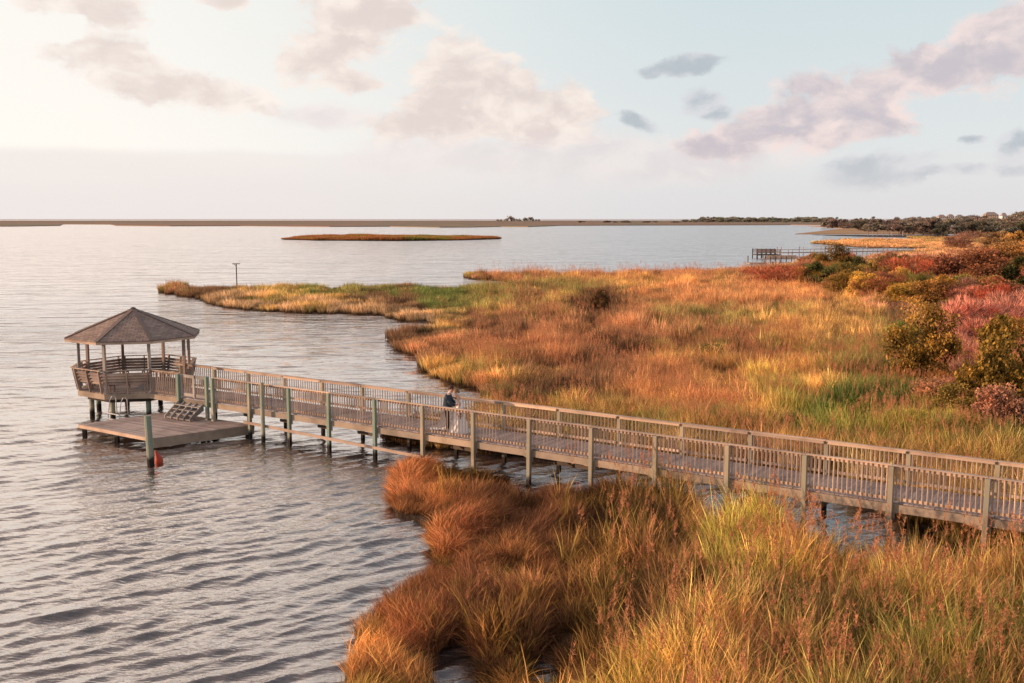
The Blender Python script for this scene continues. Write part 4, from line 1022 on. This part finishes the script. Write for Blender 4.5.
for px, py, w_, h_, c, key, lab in SH: plant(key, px, py, w_, h_, c, lab, 'bush', 'bushes in the right hand thicket')
gf = random.Random(9)
for i in range(64):
    px = gf.uniform(800, 1060); f = (px-800)/224; py = gf.uniform(268+4*f, 290+44*min(f, 1)); sz = 12+(py-262)*.42
    c = gf.choice([(.20,.12,.05), (.24,.10,.06), (.13,.11,.04), (.28,.18,.05), (.18,.085,.055), (.30,.15,.11), (.10,.095,.035)])
    plant(gf.choice(['leafy0', 'leafy1', 'leafy2', 'twig0', 'twig1']), px, py, sz*gf.uniform(1.0, 1.9), sz*gf.uniform(.6, 1.0), c, 'small mixed autumn bush filling the gaps of the dense thicket at the right', 'bush', 'small bushes filling the right hand thicket')
for i in range(16):
    px = gf.uniform(930, 1075); py = gf.uniform(350, 436); sz = 14+(py-340)*.2
    plant(gf.choice(['leafy0', 'leafy2', 'twig0', 'twig1']), px, py, sz*gf.uniform(1.2, 2.2), sz*gf.uniform(.8, 1.3), gf.choice([(.24,.13,.05), (.16,.13,.04), (.28,.16,.11)]), 'small brushy bush growing around the two large gold bushes', 'bush', 'brushy bushes around the two large gold bushes')
# wood along the right horizon: trees one can still tell apart
g = random.Random(5); n = 0
for i in range(150):
    px = g.uniform(822, 1120); f = (px-822)/200.; py = 224.5+g.random()**1.1*(3+min(f, 1.2)*17)
    D_ = at(px, py).y
    topy = 217.8-max(0, f-.15)*4.6+g.uniform(-1, 1.6)+(py-224)*.35
    h_ = max(3.0, min(py-topy, 13+4*f)*(.86 if px < 1010 else 1)); w_ = h_*g.uniform(1.2, 2.2)
    if h_ < 3: continue
    c = g.choice([(.075,.08,.05), (.09,.088,.05), (.12,.09,.06), (.065,.075,.05), (.15,.105,.06)]); hz_ = min(.7, .2+D_/2400.); c = tuple(v*(1-hz_)+q*hz_ for v, q in zip(c, (.30, .27, .275)))  # aerial haze mixed into the tree colour, stronger with distance
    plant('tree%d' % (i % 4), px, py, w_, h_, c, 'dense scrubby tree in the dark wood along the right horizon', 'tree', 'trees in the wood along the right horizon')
for i in range(90):
    px = g.uniform(684, 832); py = g.uniform(221.6, 222.6); h_ = g.uniform(2.6, 4.6)*(1 if px > 700 else .6)
    plant('tree%d' % (i % 4), px, py, h_*g.uniform(2.0, 3.4), h_, (.27, .275, .25), 'hazy low tree in the thin tree line across the bay', 'tree', 'trees in the thin line across the bay')  # pale colour has the haze over the bay painted in
for i in range(14):
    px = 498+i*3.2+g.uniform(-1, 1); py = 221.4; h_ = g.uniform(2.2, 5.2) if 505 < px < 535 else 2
    plant('tree%d' % (i % 4), px, py, h_*g.uniform(.9, 1.8), h_, (.50, .46, .48), 'faint hazy tree in the small clump on the central horizon', 'tree', 'trees in the clump on the central horizon')  # haze painted in as a much paler crown colour
for i in range(16):
    px = g.uniform(570, 690); py = 222.8
    plant('tree%d' % (i % 4), px, py, g.uniform(5, 11), g.uniform(1.2, 2.2), (.32, .27, .22), 'low hazy bush on the far marsh shore right of centre', 'bush', 'low bushes on the far marsh shore')  # haze is part of this muted bush colour

# ------------------------------------------------------------------ houses on the right horizon
def house(px, py, wpx, hpx, col, label, depth=9, roofc=(.30,.24,.22), rz=0.0, z0=0.2):
    p = at(px, py, z0); k = FPX/(p.y*math.cos(TH)+(H-z0)*math.sin(TH)); W = wpx/k; Hh = hpx/k
    e = empty('house', p, rz); wm = flat('house_wall', col, .8, .08, .3)
    m = MB(); m.box((0, 0, Hh*.37), (W/2, 0, 0), (0, depth/2, 0), (0, 0, Hh*.37)); m.build('wall', wm, e)
    m = MB(); zt = Hh*.742; q = [Vector((sx_*W*.54, sy*depth*.56, zt)) for sx_, sy in ((-1,-1),(1,-1),(1,1),(-1,1))]; r0, r1 = Vector((-W*.28, 0, Hh)), Vector((W*.28, 0, Hh))
    m.face([q[0], q[1], r1, r0]); m.face([q[2], q[3], r0, r1]); m.face([q[1], q[2], r1]); m.face([q[3], q[0], r0]); m.face(q[::-1]); m.build('roof', flat('house_roof', roofc, .9), e)
    nf = max(2, int(Hh*.74/3)); nw = max(2, int(W/3.5))
    for a in range(nf):
        for b in range(nw):
            m = MB(); m.box(((b+.5)/nw*W-W/2, -depth/2-.04, (a+.55)/nf*Hh*.74), (W/nw*.22, 0, 0), (0, .03, 0), (0, 0, Hh*.74/nf*.27)); m.build('window', WIN, e)
    tag(e, label, 'house'); return e
WIN = flat('window_glass', (.06, .07, .09), .2)
house(990, 224.5, 13, 12.4, (.78, .56, .40), 'warm lit tan beach house rising above the wood at the right horizon', 12)  # warm sunlight is put into this wall colour
house(1003, 225.5, 5, 12.6, (.75, .72, .68), 'narrow pale house beside the warm lit tan house', 8)
house(941, 223.3, 7, 8.6, (.72, .62, .58), 'pale beach house at the left end of the distant house row', 12)
house(950, 223.3, 6, 9.0, (.80, .72, .66), 'cream beach house in the middle of the distant house row', 12)
house(959, 223.3, 6, 8.6, (.70, .60, .56), 'beige beach house at the right end of the distant house row', 12)
house(973, 223.6, 4, 7.8, (.66, .60, .58), 'small grey beach house standing apart from the distant row', 10)
house(1014, 237.5, 6, 6, (.74, .76, .80), 'small white house among bushes at the right edge', 5, roofc=(.42,.45,.5))
house(1005, 237.0, 8, 3.5, (.50, .56, .62), 'low grey blue shed beside the small white house', 5, roofc=(.42,.48,.55))

# ------------------------------------------------------------------ distant pier and platforms on the right
p0 = at(766, 258.5); k_ = p0.y*math.cos(TH)+H*math.sin(TH); pm = k_/FPX     # metres per pixel there
pr_ = empty('fishing_platform', (p0.x, p0.y, 0))
W = 23*pm; Dp = 5.0
m = MB(); m.box((0, 0, .95), (W/2, 0, 0), (0, Dp/2, 0), (0, 0, .1)); m.build('deck', M['dark'], pr_)
for sx_ in np.linspace(-1, 1, 6):
    for sy in (-1, 1):
        m = MB(); m.beam((sx_*W/2*.97, sy*Dp/2, -.6), (sx_*W/2*.97, sy*Dp/2, 2.35), .2, .2, up=(0, 1, 0)); m.build('post', M['dark'], pr_)
for sy in (-1, 1):
    m = MB()
    for zz in (1.5, 1.85, 2.2): m.beam((-W/2, sy*(Dp/2+.12), zz), (W/2, sy*(Dp/2+.12), zz), .05, .18)
    m.build('railing', M['gaz'], pr_)
tag(pr_, 'dark railed fishing platform on posts at the end of the distant pier', 'platform')
p1 = at(779, 262.0); pm1 = (p1.y*math.cos(TH))/FPX; e = empty('boat_landing', (p1.x, p1.y, 0)); W1 = 32*pm1
m = MB(); m.box((0, 0, .75), (W1/2, 0, 0), (0, 1.6, 0), (0, 0, .08)); m.build('deck', M['deck'], e)
m = MB(); m.box((0, -1.63, 1.2), (W1/2*.95, 0, 0), (0, .04, 0), (0, 0, .38)); m.build('side_board', M['rail'], e)
for f in np.linspace(-1, 1, 7):
    m = MB(); m.beam((f*W1/2, -1.6, -.6), (f*W1/2, -1.6, 1.3), .16, .16, up=(0, 1, 0)); m.build('post', M['dark'], e)
tag(e, 'pale timber boat landing with side boards in front of the fishing platform', 'landing')
p2 = at(757, 264.8); e = empty('small_float_dock', (p2.x, p2.y, 0)); m = MB(); m.box((0, 0, .3), (1.8, 0, 0), (0, 1.2, 0), (0, 0, .14)); m.build('deck', M['gaz'], e)
for f in (-1.7, 1.5):
    m = MB(); m.beam((f, 1, -.6), (f, 1, 1.9), .14, .14, up=(0, 1, 0)); m.build('post', M['dark'], e)
tag(e, 'small brown float dock with two posts left of the boat landing', 'dock')
a = at(779, 256.5); b = at(905, 254.2, 0); e = empty('long_pier', (a.x, a.y, 0)); d = (b-a); L_ = d.length; d.normalize(); n_ = Vector((-d.y, d.x, 0))
m = MB(); m.box(d*L_/2+Zv*.95, d*L_/2, n_*.75, Zv*.1); m.build('deck', M['gaz'], e)
for i in range(13):
    for sg in (-1, 1):
        q = d*(L_*i/12)+n_*.8*sg; m = MB(); m.beam((q.x, q.y, -.6), (q.x, q.y, 1.6 if i % 2 else 2.5), .15, .15, up=(0, 1, 0)); m.build('post', M['gaz'], e)
for sg in (-1, 1):
    m = MB(); m.beam(n_*.8*sg+Zv*1.75, d*L_+n_*.8*sg+Zv*1.75, .05, .07); m.build('handrail', M['gaz'], e)
tag(e, 'long narrow pier on tall posts reaching from the inlet shore to the platform', 'pier')
# second line of posts across the thin inlet behind
for i in range(9):
    p = at(868+i*5.0+random.uniform(-1, 1), 236.6-.05*i); m = MB(); m.beam((0, 0, -.5), (0, 0, random.uniform(2.0, 3.2)), .35, .35, up=(0, 1, 0)); o = m.build('inlet_post', M['gaz']); o.location = p
    tag(o, 'weathered post in the row along the thin distant inlet', 'post', 'posts along the thin distant inlet')
# bird perch pole on the left spit
p = at(237, 288.5, .1); e = empty('bird_perch', p); m = MB(); m.tube([(0,0,-.3),(0,0,3.35)], .075, 8); m.build('pole', M['dark'], e)
m = MB(); m.beam((-.5, 0, 3.4), (.5, 0, 3.4), .3, .1); m.build('crossbar', M['dark'], e); m = MB(); m.beam((-.3, 0, 3.35), (0, 0, 3.0), .05, .05); m.build('brace', M['dark'], e)
tag(e, 'lone pole with a flat crossbar standing on the marsh spit at left', 'perch pole')

# protos that were never placed are removed
for k_, e in protos.items():
    if k_ not in used:
        for c in list(e.children): bpy.data.objects.remove(c)
        bpy.data.objects.remove(e)
scene.cycles.max_bounces = 6; scene.cycles.diffuse_bounces = 3; scene.cycles.glossy_bounces = 3; scene.cycles.transmission_bounces = 3
